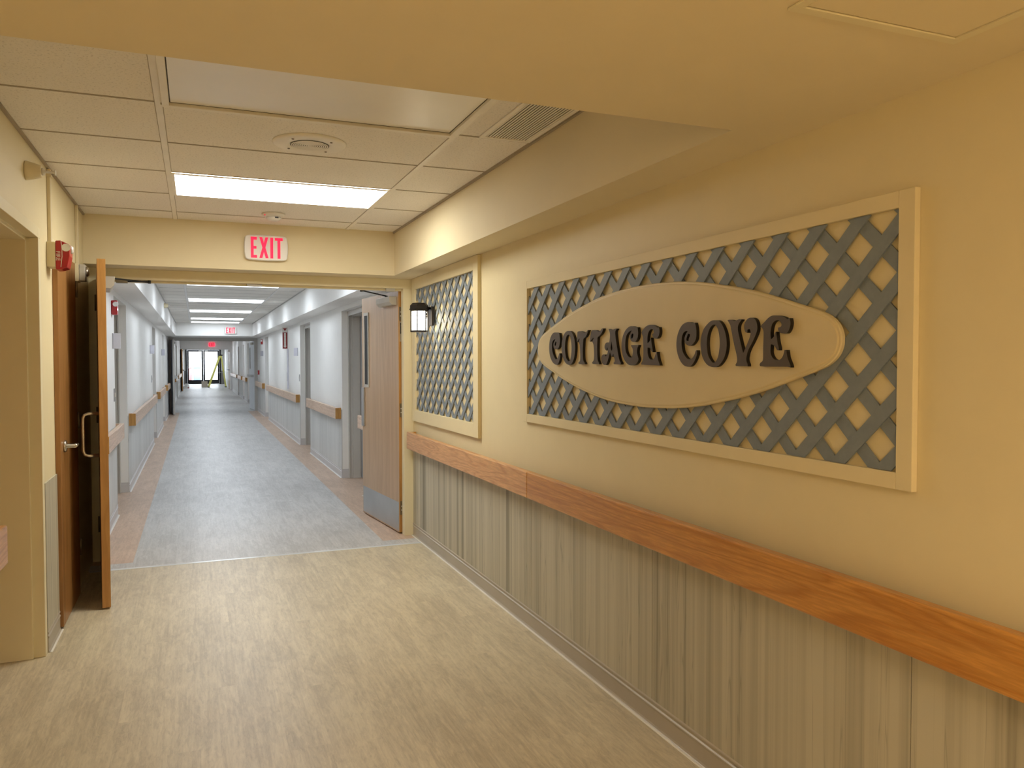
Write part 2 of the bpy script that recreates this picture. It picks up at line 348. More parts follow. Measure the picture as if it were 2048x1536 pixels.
LETTERS = [
('C', [[(3.441, 1.572), (3.475, 1.576), (3.502, 1.576), (3.524, 1.568), (3.543, 1.551), (3.554, 1.527), (3.557, 1.502), (3.552, 1.475), (3.538, 1.451), (3.515, 1.432), (3.492, 1.423), (3.475, 1.42), (3.459, 1.423), (3.443, 1.434), (3.433, 1.451), (3.43, 1.464), (3.433, 1.476), (3.44, 1.475), (3.452, 1.459), (3.466, 1.448), (3.481, 1.447), (3.501, 1.461), (3.516, 1.48), (3.523, 1.499), (3.522, 1.522), (3.511, 1.538), (3.487, 1.546), (3.486, 1.542), (3.5, 1.531), (3.508, 1.52), (3.505, 1.508), (3.495, 1.498), (3.475, 1.495), (3.457, 1.497), (3.441, 1.509), (3.434, 1.524), (3.431, 1.539), (3.435, 1.558)], [(3.481, 1.532), (3.492, 1.522), (3.492, 1.513), (3.483, 1.512), (3.475, 1.523), (3.473, 1.531)]]),
('O', [[(3.337, 1.579), (3.366, 1.576), (3.392, 1.56), (3.409, 1.535), (3.414, 1.509), (3.411, 1.481), (3.398, 1.453), (3.374, 1.432), (3.349, 1.422), (3.328, 1.421), (3.303, 1.427), (3.283, 1.447), (3.272, 1.474), (3.269, 1.499), (3.272, 1.524), (3.283, 1.55), (3.3, 1.568), (3.316, 1.576)], [(3.339, 1.562), (3.358, 1.556), (3.372, 1.534), (3.377, 1.508), (3.375, 1.48), (3.366, 1.456), (3.351, 1.443), (3.336, 1.437), (3.322, 1.443), (3.312, 1.462), (3.307, 1.489), (3.308, 1.516), (3.315, 1.54), (3.326, 1.556)]]),
('T', [[(3.245, 1.572), (3.223, 1.574), (3.2, 1.571), (3.181, 1.566), (3.161, 1.565), (3.15, 1.572), (3.143, 1.576), (3.135, 1.576), (3.141, 1.57), (3.152, 1.556), (3.165, 1.546), (3.182, 1.54), (3.187, 1.531), (3.19, 1.512), (3.192, 1.487), (3.19, 1.452), (3.184, 1.438), (3.171, 1.429), (3.172, 1.424), (3.231, 1.425), (3.235, 1.432), (3.221, 1.438), (3.217, 1.452), (3.218, 1.479), (3.22, 1.5), (3.223, 1.513), (3.234, 1.524), (3.229, 1.533), (3.22, 1.54), (3.231, 1.539), (3.241, 1.532), (3.247, 1.524), (3.251, 1.526), (3.253, 1.538), (3.249, 1.552), (3.247, 1.563)]]),
('T', [[(3.107, 1.572), (3.087, 1.574), (3.065, 1.572), (3.047, 1.567), (3.029, 1.567), (3.019, 1.573), (3.01, 1.578), (2.999, 1.578), (3.004, 1.569), (3.015, 1.557), (3.033, 1.548), (3.049, 1.541), (3.052, 1.53), (3.054, 1.506), (3.054, 1.477), (3.05, 1.446), (3.043, 1.435), (3.036, 1.428), (3.037, 1.424), (3.097, 1.426), (3.101, 1.433), (3.088, 1.44), (3.083, 1.455), (3.083, 1.477), (3.086, 1.5), (3.09, 1.513), (3.099, 1.522), (3.094, 1.531), (3.081, 1.541), (3.096, 1.539), (3.109, 1.531), (3.122, 1.524), (3.125, 1.526), (3.122, 1.538), (3.114, 1.559)]]),
('A', [[(2.952, 1.574), (2.938, 1.571), (2.923, 1.57), (2.906, 1.571), (2.888, 1.573), (2.882, 1.571), (2.893, 1.563), (2.895, 1.552), (2.891, 1.535), (2.883, 1.506), (2.873, 1.475), (2.863, 1.449), (2.855, 1.437), (2.846, 1.43), (2.849, 1.424), (2.906, 1.425), (2.908, 1.431), (2.9, 1.436), (2.9, 1.446), (2.906, 1.457), (2.912, 1.47), (2.918, 1.461), (2.921, 1.456), (2.928, 1.459), (2.933, 1.466), (2.94, 1.477), (2.946, 1.463), (2.955, 1.446), (2.965, 1.431), (2.977, 1.422), (2.996, 1.423), (3.01, 1.43), (3.017, 1.443), (3.014, 1.457), (3.0, 1.466), (2.986, 1.465), (2.98, 1.459), (2.967, 1.464), (2.959, 1.476), (2.958, 1.483), (2.972, 1.483), (2.984, 1.49), (2.987, 1.501), (2.979, 1.513), (2.963, 1.517), (2.947, 1.515), (2.942, 1.53), (2.94, 1.547), (2.942, 1.558), (2.948, 1.567)], [(2.928, 1.522), (2.932, 1.507), (2.934, 1.494), (2.929, 1.484), (2.922, 1.481), (2.919, 1.492), (2.923, 1.508)], [(2.961, 1.497), (2.969, 1.491), (2.967, 1.485), (2.959, 1.486)]]),
('G', [[(2.717, 1.572), (2.733, 1.572), (2.748, 1.576), (2.766, 1.578), (2.785, 1.575), (2.807, 1.565), (2.825, 1.549), (2.836, 1.531), (2.842, 1.508), (2.841, 1.486), (2.834, 1.465), (2.823, 1.447), (2.806, 1.433), (2.787, 1.424), (2.769, 1.421), (2.744, 1.422), (2.726, 1.427), (2.713, 1.436), (2.708, 1.446), (2.713, 1.456), (2.719, 1.469), (2.719, 1.481), (2.715, 1.492), (2.709, 1.498), (2.71, 1.502), (2.73, 1.501), (2.748, 1.502), (2.766, 1.502), (2.764, 1.497), (2.754, 1.488), (2.751, 1.475), (2.754, 1.461), (2.761, 1.454), (2.772, 1.452), (2.787, 1.457), (2.8, 1.468), (2.809, 1.482), (2.812, 1.501), (2.81, 1.524), (2.802, 1.542), (2.786, 1.554), (2.765, 1.561), (2.763, 1.558), (2.772, 1.549), (2.777, 1.535), (2.772, 1.526), (2.76, 1.517), (2.742, 1.514), (2.727, 1.518), (2.716, 1.529), (2.712, 1.543), (2.712, 1.555)], [(2.759, 1.547), (2.766, 1.538), (2.765, 1.529), (2.757, 1.528), (2.749, 1.538), (2.749, 1.547)]]),
('E', [[(2.62, 1.577), (2.643, 1.575), (2.663, 1.568), (2.678, 1.558), (2.687, 1.55), (2.68, 1.54), (2.675, 1.532), (2.673, 1.503), (2.672, 1.473), (2.674, 1.45), (2.679, 1.438), (2.688, 1.429), (2.686, 1.424), (2.554, 1.421), (2.556, 1.427), (2.565, 1.441), (2.571, 1.457), (2.574, 1.473), (2.579, 1.473), (2.586, 1.46), (2.595, 1.448), (2.609, 1.443), (2.622, 1.445), (2.633, 1.454), (2.64, 1.47), (2.641, 1.49), (2.626, 1.489), (2.617, 1.481), (2.607, 1.472), (2.602, 1.472), (2.607, 1.49), (2.613, 1.51), (2.617, 1.528), (2.62, 1.522), (2.627, 1.514), (2.641, 1.507), (2.642, 1.525), (2.638, 1.543), (2.628, 1.555), (2.613, 1.561), (2.6, 1.556), (2.596, 1.549), (2.599, 1.544), (2.609, 1.541), (2.604, 1.532), (2.595, 1.525), (2.581, 1.523), (2.567, 1.528), (2.559, 1.539), (2.557, 1.551), (2.561, 1.566), (2.57, 1.564), (2.584, 1.57), (2.603, 1.575)]]),
('C', [[(2.33, 1.572), (2.344, 1.571), (2.359, 1.575), (2.375, 1.576), (2.393, 1.573), (2.411, 1.565), (2.427, 1.549), (2.439, 1.528), (2.444, 1.504), (2.442, 1.48), (2.432, 1.456), (2.416, 1.436), (2.394, 1.422), (2.373, 1.418), (2.358, 1.419), (2.343, 1.427), (2.328, 1.442), (2.319, 1.457), (2.316, 1.468), (2.318, 1.476), (2.324, 1.474), (2.329, 1.464), (2.34, 1.452), (2.353, 1.445), (2.371, 1.445), (2.389, 1.456), (2.403, 1.471), (2.409, 1.488), (2.411, 1.507), (2.408, 1.526), (2.399, 1.539), (2.384, 1.545), (2.373, 1.543), (2.382, 1.537), (2.39, 1.526), (2.393, 1.516), (2.39, 1.505), (2.379, 1.496), (2.364, 1.492), (2.351, 1.493), (2.336, 1.501), (2.324, 1.514), (2.321, 1.53), (2.322, 1.55), (2.326, 1.563)], [(2.371, 1.535), (2.376, 1.526), (2.381, 1.517), (2.379, 1.51), (2.367, 1.509), (2.367, 1.517), (2.36, 1.526), (2.359, 1.533)]]),
('O', [[(2.215, 1.575), (2.236, 1.574), (2.257, 1.564), (2.277, 1.549), (2.29, 1.528), (2.296, 1.503), (2.294, 1.48), (2.287, 1.456), (2.273, 1.437), (2.254, 1.424), (2.23, 1.418), (2.209, 1.418), (2.193, 1.423), (2.174, 1.437), (2.161, 1.454), (2.153, 1.475), (2.151, 1.497), (2.155, 1.52), (2.164, 1.541), (2.178, 1.56), (2.194, 1.572)], [(2.219, 1.561), (2.236, 1.555), (2.249, 1.541), (2.257, 1.523), (2.26, 1.501), (2.258, 1.478), (2.252, 1.458), (2.239, 1.442), (2.224, 1.432), (2.209, 1.437), (2.197, 1.453), (2.191, 1.474), (2.188, 1.497), (2.191, 1.521), (2.197, 1.541), (2.207, 1.555)]]),
('V', [[(2.148, 1.572), (2.138, 1.573), (2.125, 1.572), (2.111, 1.568), (2.099, 1.57), (2.088, 1.572), (2.077, 1.571), (2.076, 1.569), (2.086, 1.561), (2.092, 1.553), (2.094, 1.544), (2.092, 1.531), (2.085, 1.512), (2.078, 1.493), (2.07, 1.473), (2.066, 1.463), (2.059, 1.475), (2.051, 1.486), (2.041, 1.502), (2.033, 1.517), (2.031, 1.527), (2.033, 1.535), (2.037, 1.539), (2.046, 1.537), (2.047, 1.527), (2.056, 1.53), (2.062, 1.54), (2.063, 1.551), (2.058, 1.561), (2.048, 1.57), (2.036, 1.574), (2.02, 1.573), (2.009, 1.567), (2.002, 1.557), (1.999, 1.545), (2.0, 1.533), (2.007, 1.519), (2.017, 1.504), (2.027, 1.491), (2.037, 1.479), (2.045, 1.466), (2.049, 1.455), (2.051, 1.445), (2.049, 1.436), (2.044, 1.428), (2.043, 1.421), (2.103, 1.422), (2.105, 1.426), (2.098, 1.435), (2.097, 1.446), (2.101, 1.462), (2.111, 1.487), (2.12, 1.514), (2.128, 1.541), (2.133, 1.555), (2.141, 1.565)]]),
('E', [[(1.917, 1.575), (1.933, 1.575), (1.949, 1.569), (1.964, 1.559), (1.977, 1.551), (1.984, 1.545), (1.979, 1.541), (1.973, 1.536), (1.97, 1.527), (1.97, 1.504), (1.971, 1.478), (1.971, 1.452), (1.973, 1.439), (1.984, 1.432), (1.987, 1.427), (1.984, 1.422), (1.917, 1.421), (1.862, 1.421), (1.849, 1.419), (1.851, 1.427), (1.858, 1.439), (1.864, 1.451), (1.868, 1.471), (1.876, 1.471), (1.879, 1.461), (1.885, 1.45), (1.896, 1.442), (1.909, 1.441), (1.922, 1.444), (1.932, 1.453), (1.937, 1.464), (1.937, 1.48), (1.936, 1.489), (1.927, 1.487), (1.917, 1.481), (1.908, 1.471), (1.901, 1.47), (1.901, 1.477), (1.906, 1.491), (1.91, 1.509), (1.913, 1.526), (1.918, 1.523), (1.921, 1.515), (1.928, 1.508), (1.936, 1.504), (1.938, 1.521), (1.936, 1.536), (1.931, 1.549), (1.922, 1.557), (1.907, 1.561), (1.896, 1.556), (1.89, 1.548), (1.891, 1.542), (1.898, 1.539), (1.905, 1.538), (1.904, 1.531), (1.897, 1.523), (1.881, 1.52), (1.868, 1.52), (1.859, 1.528), (1.854, 1.538), (1.852, 1.55), (1.855, 1.564), (1.863, 1.563), (1.865, 1.561), (1.878, 1.568), (1.896, 1.573)]])]

# ------------------------------------------------------------ key dimensions (metres)
LW, RW = -.702, 1.663          # left and right wall faces
HC, LC = 2.445, 2.106          # tiled ceiling, low plaster ceiling and soffits
Y1, Y2, Y3, YE = 6.336, 24.0, 42.0, 53.0   # the three cross-corridor door frames, end wall

# ------------------------------------------------------------ floor
bm = new()
def quad(x0, x1, y0, y1, mi):
    v = [bm.verts.new(p) for p in ((x0,y0,0),(x1,y0,0),(x1,y1,0),(x0,y1,0))]; bm.faces.new(v).material_index = mi
quad(-1.4, 2.3, -3.2, 6.06, 0)
quad(-1.4, 2.3, 6.06, 6.22, 1)
quad(-1.4, -.435, 6.22, Y2, 2); quad(-.435, 1.375, 6.22, Y2, 1); quad(1.375, 2.3, 6.22, Y2, 2)
quad(-1.4, 2.3, Y2, YE+.2, 1)
struct('floor', bm, [M['floor'], M['floor_far'], M['floor_brown']])
M['tape'] = plain('pale_seam_tape', (.74,.77,.81), .16, var=.05, nscale=8)
struct('trim_1', B(-.69, RW-.02, 6.028, 6.065, 0, .0015), M['tape'])
bm = new(); box(bm, -8, 10, YE+.25, 95, -.12, -.06)
struct('floor_outside', bm, M['ground'])

# ------------------------------------------------------------ walls
D = .30
right_openings = [(8.42,9.77),(12.64,13.92),(20.3,21.35)]
left_openings = [(8.2,9.6),(15.15,16.25),(19.4,20.7)]
right3 = [(27.8,28.8),(30.75,31.7),(34.5,35.4)]
left3 = [(28.0,29.2),(33.0,34.2)]
def segs(y0, y1, ops):
    out = []; a = y0
    for o in ops: out.append((a, o[0])); a = o[1]
    out.append((a, y1)); return out
def wall(name, side, y0, y1, ops, mat, top=2.55, head=2.05):
    W = RW if side > 0 else LW
    xa, xb = (W, W+D) if side > 0 else (W-D, W)
    bm = new()
    for a, b in segs(y0, y1, ops): box(bm, xa, xb, a, b, 0, top)
    for a, b in ops: box(bm, xa, xb, a, b, head, top)
    return struct(name, bm, mat)
wall('wall_right', 1, -3.2, Y1+.14, [], M['cream'])
wall('wall_left', -1, -3.2, Y1+.14, [(3.28,4.40)], M['cream'], head=2.085)
wall('wall_right_corridor', 1, Y1+.14, Y2+.15, right_openings, M['white_wall'])
wall('wall_left_corridor', -1, Y1+.14, Y2+.15, left_openings, M['white_wall'])
wall('wall_right_far', 1, Y2+.15, YE, right3, M['white_wall'])
wall('wall_left_far', -1, Y2+.15, YE, left3, M['white_wall'])
struct('wall_back', B(LW-D, RW+D, -3.3, -3.2, 0, 2.55), M['cream'])
bm = new()          # end wall around the exterior doors
box(bm, LW-D, -.60, YE, YE+.2, 0, 2.6); box(bm, 1.47, RW+D, YE, YE+.2, 0, 2.6); box(bm, -.60, 1.47, YE, YE+.2, 2.22, 2.6)
struct('wall_end', bm, M['white_wall'])

# ------------------------------------------------------------ ceilings, soffits, headers
bm = new(); box(bm, LW, RW, -3.2, 1.905, LC, LC+.5)
struct('ceiling', bm, M['cream_ceiling'])
struct('ceiling_tiled', B(LW, 1.45, 1.905, 6.09, HC, HC+.1), M['tile'])
bm = new(); box(bm, 1.45, RW, 1.905, Y1, LC, HC+.1)
struct('soffit_right', bm, M['cream_ceiling'])
bm = new(); box(bm, LW, 1.45, 6.09, Y1+.14, LC, HC+.1); box(bm, 1.45, RW, Y1, Y1+.14, LC, HC+.1)
struct('header_entry', bm, M['cream_ceiling'])
struct('ceiling_corridor', B(LW, RW, Y1+.14, 22.3, HC, HC+.1), M['tile_far'])
struct('soffit_right_corridor', B(1.425, RW, Y1+.14, 22.3, LC, HC), M['white_wall'])
struct('soffit_left_corridor', B(LW, -.478, Y1+.14, 22.3, LC, HC), M['white_wall'])
struct('header_corridor', B(LW, RW, 22.3, Y2+.15, LC, HC+.1), M['white_wall'])
struct('ceiling_far', B(LW, RW, Y2+.15, Y3, HC, HC+.1), M['tile_far'])
struct('header_far', B(LW, RW, Y3, Y3+.2, 2.06, HC+.1), M['white_wall'])
struct('ceiling_lobby', B(LW, RW, Y3+.2, YE, 2.32, 2.42), M['tile_far'])

# ceiling grid: pale main tees running with the corridor, cross joints in a painted shadow tone
def grid(name, y0, y1, xl, xr, mt, ms):
    bm = new()
    for x in (-.122, 1.085):
        box(bm, x-.013, x+.013, y0, y1, HC-.004, HC)
        for e in (-1, 1): box(bm, *sorted((x+e*.0131, x+e*.0158)), y0, y1, HC-.0012, HC, 1)  # thin dark strips stand in for the shadow along each tee
    k0 = math.ceil((y0-3.378)/.6035)
    k = k0
    while 3.378+.6035*k < y1-.02:
        y = 3.378+.6035*k; box(bm, xl, xr, y-.006, y+.006, HC-.0022, HC, 1); k += 1
    for x in (xl, xr-.012): box(bm, x, x+.012, y0, y1, HC-.012, HC, 1)
    struct(name, bm, [mt, ms])
grid('trim_2', 1.905, 6.09, LW, 1.45, M['tee'], M['joint_shade'])
M['tee_far'] = plain('white_corridor_grid', (.80,.80,.78), .4); M['joint_shade_far'] = plain('corridor_joint_shade', (.55,.54,.52), .6)
grid('trim_3', Y1+.14, 22.3, -.478, 1.425, M['tee_far'], M['joint_shade_far'])
grid('trim_4', Y2+.15, Y3, LW, RW, M['tee_far'], M['joint_shade_far'])

# ------------------------------------------------------------ wood-grain wainscot and vinyl base
def wains(name, side, seglist, mat, off=.008, seam0=.2355):
    W = RW if side > 0 else LW; bm = new()
    for a, b in seglist:
        y = a
        cuts = [c for c in [seam0+1.2095*k for k in range(-4, 46)] if a+.01 < c < b-.01]
        e = [a]+cuts+[b]
        for p, q in zip(e[:-1], e[1:]):
            box(bm, *( (W-off, W) if side > 0 else (W, W+off) ), p+(.0015 if p != a else 0), q-(.0015 if q != b else 0), .10, .84)
    return struct(name, bm, mat)
prof = [(0,0),(.020,0),(.013,.005),(.010,.012),(.010,.070),(.013,.074),(.013,.080),(.008,.084),(.008,.090),(.011,.094),(.011,.100),(.006,.108),(0,.110)]
def base(name, side, seglist, mat, wrap=None, caulk=M['caulk']):
    W = RW if side > 0 else LW; bm = new()
    for a, b in seglist:
        prism(bm, [(W-side*x, z) for x, z in prof], 'y', a, b)
        for f in list(bm.faces)[-0:]: pass
        prism(bm, [(W-side*.020, 0), (W-side*.026, 0), (W-side*.024, .003), (W-side*.018, .004)], 'y', a, b, 1)
    for a in (wrap or []):
        xa, xb = sorted((W, W+side*.085)); box(bm, xa, xb, a-.010, a, 0, .09); box(bm, xa, xb, a-.006, a, .09, .11)
    return struct(name, bm, [mat, caulk])
wains('trim_5', 1, [(-3.2, Y1)], M['wains'])
wains('trim_6', -1, [(4.44, 4.80)], M['wains'])
base('baseboard_right', 1, [(-3.2, Y1)], M['taupe'])
base('baseboard_left', -1, [(4.44, 4.80), (-3.2, 3.22)], M['taupe'])
wains('trim_7', -1, [(-3.2, 3.22)], M['wains'])
sr = segs(Y1+.14, Y2, right_openings); sl = segs(Y1+.14, Y2, left_openings)
wains('trim_8', 1, sr, M['wains_far']); wains('trim_9', -1, sl, M['wains_far'])
M['taupe_far'] = M['taupe_far']
base('baseboard_right_corridor', 1, sr, M['taupe_far'], [s[0] for s in sr[1:]])
base('baseboard_left_corridor', -1, sl, M['taupe_far'], [s[0] for s in sl[1:]])
sr3 = segs(Y2+.15, YE, right3); sl3 = segs(Y2+.15, YE, left3)
wains('trim_10', 1, sr3, M['wains_far']); wains('trim_11', -1, sl3, M['wains_far'])
base('baseboard_right_far', 1, sr3, M['taupe_far'], [s[0] for s in sr3[1:]])
base('baseboard_left_far', -1, sl3, M['taupe_far'], [s[0] for s in sl3[1:]])
bm = new(); box(bm, LW+.01, -.60, YE-.008, YE, .0, .84); box(bm, 1.47, RW-.01, YE-.008, YE, .0, .84)
M['wains_end'] = plain('grey_end_panel', (.30,.29,.28), .5)
struct('trim_12', bm, M['wains_end'])

# ------------------------------------------------------------ side doorways
door_no = [20]
def side_door(side, y0, y1, fm, sm, handle=True):
    """recessed doorway: wall return, hollow metal frame with stop, closed slab"""
    W = RW if side > 0 else LW; n = door_no[0]; door_no[0] += 1
    r = empty('door_%d' % n, (W+side*.085, y0, 0), kind='structure')
    def X(a, b): return sorted((W+side*a, W+side*b))
    bm = new()
    for (a, b, c, d) in ((.085,.30,0,.03), (.125,.215,.03,.045)):   # frame, then stop
        box(bm, *X(a,b), y0+c, y0+d, 0, 2.03); box(bm, *X(a,b), y1-d, y1-c, 0, 2.03)
        box(bm, *X(a,b), y0+c, y1-c, 2.03-d, 2.05-c)
    # casing faces on the outer side
    box(bm, *X(.075,.085), y0+.002, y0+.05, 0, 2.045); box(bm, *X(.075,.085), y1-.05, y1-.002, 0, 2.045); box(bm, *X(.075,.085), y0+.05, y1-.05, 1.99, 2.045)
    part('frame', bm, fm, r)
    part('slab', B(*X(.22,.26), y0+.032, y1-.032, .008, 1.998), sm, r, bevel=.002)
    if handle:
        bm = new(); s = side
        tube(bm, [(W+s*.22, y0+.12, .98), (W+s*.17, y0+.12, .98), (W+s*.165, y0+.15, .98), (W+s*.165, y0+.24, .98)], .009)
        lathe(bm, [(.028, 0), (.028, .012)] if s < 0 else [(.028, -.012), (.028, 0)], (W+s*.22, y0+.12, .98), 'x', 20)
        part('lever_handle', bm, M['chrome'], r)
    return r
for o in right_openings: side_door(1, *o, M['grey_trim'], M['grey_door'])
for o in left_openings: side_door(-1, *o, M['grey_trim'], M['grey_door'])
for o in right3: side_door(1, *o, M['grey_trim'], M['brown_leaf'])
for o in left3: side_door(-1, *o, M['grey_trim'], M['brown_leaf'])

# cased opening at the far left of the picture
r = empty('door_1', (LW, 3.28, 0), kind='structure')
bm = new()
for a, b in ((3.235,3.30),(4.375,4.435)):
    pass
prism(bm, [(LW+.006,4.435),(LW+.006,4.385),(LW-.045,4.385),(LW-.045,4.368),(LW-.30,4.368),(LW-.30,4.40),(LW,4.40),(LW,4.435)][::-1], 'z', 0, 2.035)
prism(bm, [(LW+.006,3.235),(LW+.006,3.285),(LW-.045,3.285),(LW-.045,3.302),(LW-.30,3.302),(LW-.30,3.28),(LW,3.28),(LW,3.235)], 'z', 0, 2.035)
prism(bm, [(LW+.006,2.085),(LW+.006,2.035),(LW-.045,2.035),(LW-.045,2.018),(LW-.30,2.018),(LW-.30,2.085),(LW-.02,2.085)][::-1], 'y', 3.285, 4.385)
box(bm, LW, LW+.006, 3.235, 3.285, 2.035, 2.085); box(bm, LW, LW+.006, 4.385, 4.435, 2.035, 2.085)
part('frame', bm, M['cream_trim'], r, bevel=.002)
part('slab', B(LW-.29, LW-.25, 3.302, 4.368, .008, 2.018), M['brown_leaf'], r)

# closed wooden closet door in the left wall, just behind the fire alarm
r = empty('door_2', (LW, 4.80, 0), kind='structure')
part('slab', B(LW+.001, LW+.026, 4.805, 5.47, .012, 2.035), M['brown_leaf'], r, bevel=.0015)
bm = new(); box(bm, LW, LW+.012, 5.475, 5.53, 0, 2.085); box(bm, LW, LW+.012, 4.745, 4.80, 2.04, 2.085); box(bm, LW, LW+.012, 4.80, 5.475, 2.04, 2.085)
part('frame', bm, M['cream_trim'], r)
h = empty('lever', (0,0,0)); bpy.data.objects.remove(h)
bm = new(); xf = LW+.026
lathe(bm, [(.033,0),(.033,.008),(.028,.012),(.012,.014),(.011,.055)], (xf, 4.925, .975), 'x', 24)
tube(bm, [(xf+.052, 4.918, .975), (xf+.056, 4.96, .975), (xf+.052, 5.035, .972)], [.011,.009,.008])
part('lever_handle', bm, M['chrome'], r)
for z in (1.83, 1.03, .25):
    bm = new(); tube(bm, [(LW+.032, 5.473, z), (LW+.032, 5.473, z+.1)], .007, 10)
    part('hinge', bm, M['hinge'], r)

# ------------------------------------------------------------ cross-corridor frames and leaves
def cross_frame(no, y, fm, jw=.083, z=2.03, top=LC, jd=.14):
    r = empty('door_%d' % no, (LW, y, 0), kind='structure')
    bm = new()
    for s in (1, -1):
        W = RW if s > 0 else LW
        xa, xb = sorted((W, W-s*jw)); box(bm, xa, xb, y, y+jd, 0, z)
    box(bm, LW, RW, y, y+.14, z, top); box(bm, LW+jw, RW-jw, y+.05, y+.09, z-.016, z)
    part('frame', bm, fm, r, bevel=.002)
    return r
def leaf(root, L, H, face, edge, inward, t=.045):
    """slab from the root's hinge line along local +Y (or -Y if inward), x 0..t; edges get their own veneer"""
    y0, y1 = (-L, 0) if inward else (0, L)
    bm = new(); box(bm, 0, t, y0, y1, .010, H)
    bmesh.ops.recalc_face_normals(bm, faces=bm.faces)
    for f in bm.faces:
        f.material_index = 0 if abs(f.normal.x) > .5 else 1
    return obj('slab', bm, [face, edge], root, bevel=.0015)

f1 = cross_frame(3, Y1, M['cream_trim'], jd=.078)
part('strike', B(.37, .48, Y1+.02, Y1+.049, 2.012, 2.03), M['closer'], f1)

# right leaf, swung away from the camera
r = empty('door_4', (1.559, 6.422, 0), kind='structure', rotz=R(5.5))
LR = 1.035
leaf(r, LR, 2.022, M['leaf'], M['leaf_edge'], False)
bm = new(); box(bm, -.0015, 0, .012, LR-.012, .022, .262)
kp = obj('kick_plate', bm, M['steel'], r)
bm = new()
for z0, z1, a, b in ((1.195,1.885,.815,.840),(1.195,1.885,.938,.963),(1.195,1.222,.840,.938),(1.858,1.885,.840,.938)):
    box(bm, -.008, .053, a, b, z0, z1)
vf = obj('vision_frame', bm, M['closer'], r, bevel=.002)
obj('vision_glass', B(-.004, .049, .840, .938, 1.222, 1.858), M['black'], r)
bm = new(); box(bm, -.012, 0, .955, LR-.001, .83, 1.19); obj('edge_guard', bm, M['steel'], r, bevel=.002)
bm = new(); prism(bm, [(0,1.905),(-.040,1.905),(-.062,1.93),(-.066,1.975),(0,1.975)], 'y', .04, .40)
cl = obj('door_closer', bm, [M['closer']], r, bevel=.003)
bm = new()
tube(bm, [(-.035,.20,1.972),(-.035,.20,1.99)], .014)
tube(bm, [(-.035,.20,1.988),(-.285,.095,2.018)], .0055, 8); tube(bm, [(-.285,.095,2.022),(-.06,-.055,2.022)], .0055, 8)
tube(bm, [(-.285,.095,2.008),(-.285,.095,2.030)], .011)
obj('closer_arm', bm, M['black'], cl)
for i, z in enumerate((1.772, .972, .158)):
    bm = new(); box(bm, .006, .050, -.003, 0, z, z+.115)
    hg = obj('hinge', bm, M['hinge'], r)
    for dx, dz in ((.040,.015),(.018,.04),(.018,.072),(.040,.098)):
        bm = new(); lathe(bm, [(.0042,-.0025),(.0042,0)], (dx, -.003, z+dz), 'y', 10); obj('screw', bm, M['white_plastic'], hg)
    bm = new(); tube(bm, [(.054,-.004,z),(.054,-.004,z+.115)], .006); obj('knuckle', bm, M['hinge'], hg)
bm = new(); box(bm, .010, .038, -.0025, 0, 1.60, 1.765)
fb = obj('flush_bolt', bm, M['chrome'], r)
bm = new(); box(bm, .015, .033, -.004, -.0025, 1.665, 1.755); obj('bolt_slot', bm, M['black'], fb, bevel=.004)
bm = new(); tube(bm, [(.024,-.004,1.685),(.024,-.010,1.70),(.024,-.010,1.725),(.024,-.004,1.735)], .003, 8); obj('bolt_lever', bm, M['chrome'], fb)
bm = new(); box(bm, 1.445, 1.515, Y1+.012, Y1+.049, 2.005, 2.030); part('arm_bracket', bm, M['closer'], f1)

# left leaf, swung toward the camera
r = empty('door_5', (-.652, 6.331, 0), kind='structure', rotz=R(6.1))
LL = 1.245
leaf(r, LL, 2.028, M['brown_leaf'], M['leaf_edge'], True)
bm = new(); ya = -LL+.085
tube(bm, [(0,ya,1.135),(-.055,ya,1.135),(-.075,ya,1.128),(-.083,ya,1.108),(-.083,ya,.918),(-.075,ya,.898),(-.055,ya,.890),(0,ya,.890)], .0105, 12)
obj('pull_handle', bm, M['chrome'], r)
bm = new(); prism(bm, [(.045,1.925),(.085,1.925),(.107,1.95),(.111,2.005),(.045,2.005)], 'y', -.46, -.10)
cl = obj('door_closer', bm, M['closer'], r, bevel=.003)
bm = new(); tube(bm, [(.080,-.25,2.005),(.080,-.25,2.018)], .013); tube(bm, [(.080,-.25,2.014),(.345,-.02,2.014)], .0055, 8)
tube(bm, [(.345,-.02,2.020),(.17,.045,2.020)], .0055, 8); tube(bm, [(.345,-.02,2.006),(.345,-.02,2.028)], .011)
obj('closer_arm', bm, M['black'], cl)
for z in (1.80, 1.0, .215):
    bm = new(); box(bm, .002, .044, 0, .003, z, z+.115); tube(bm, [(-.004,.006,z),(-.004,.006,z+.115)], .008)
    obj('hinge', bm, M['hinge'], r)
part('arm_bracket', B(-.525, -.452, Y1+.012, Y1+.049, 2.005, 2.030), M['hinge'], f1)

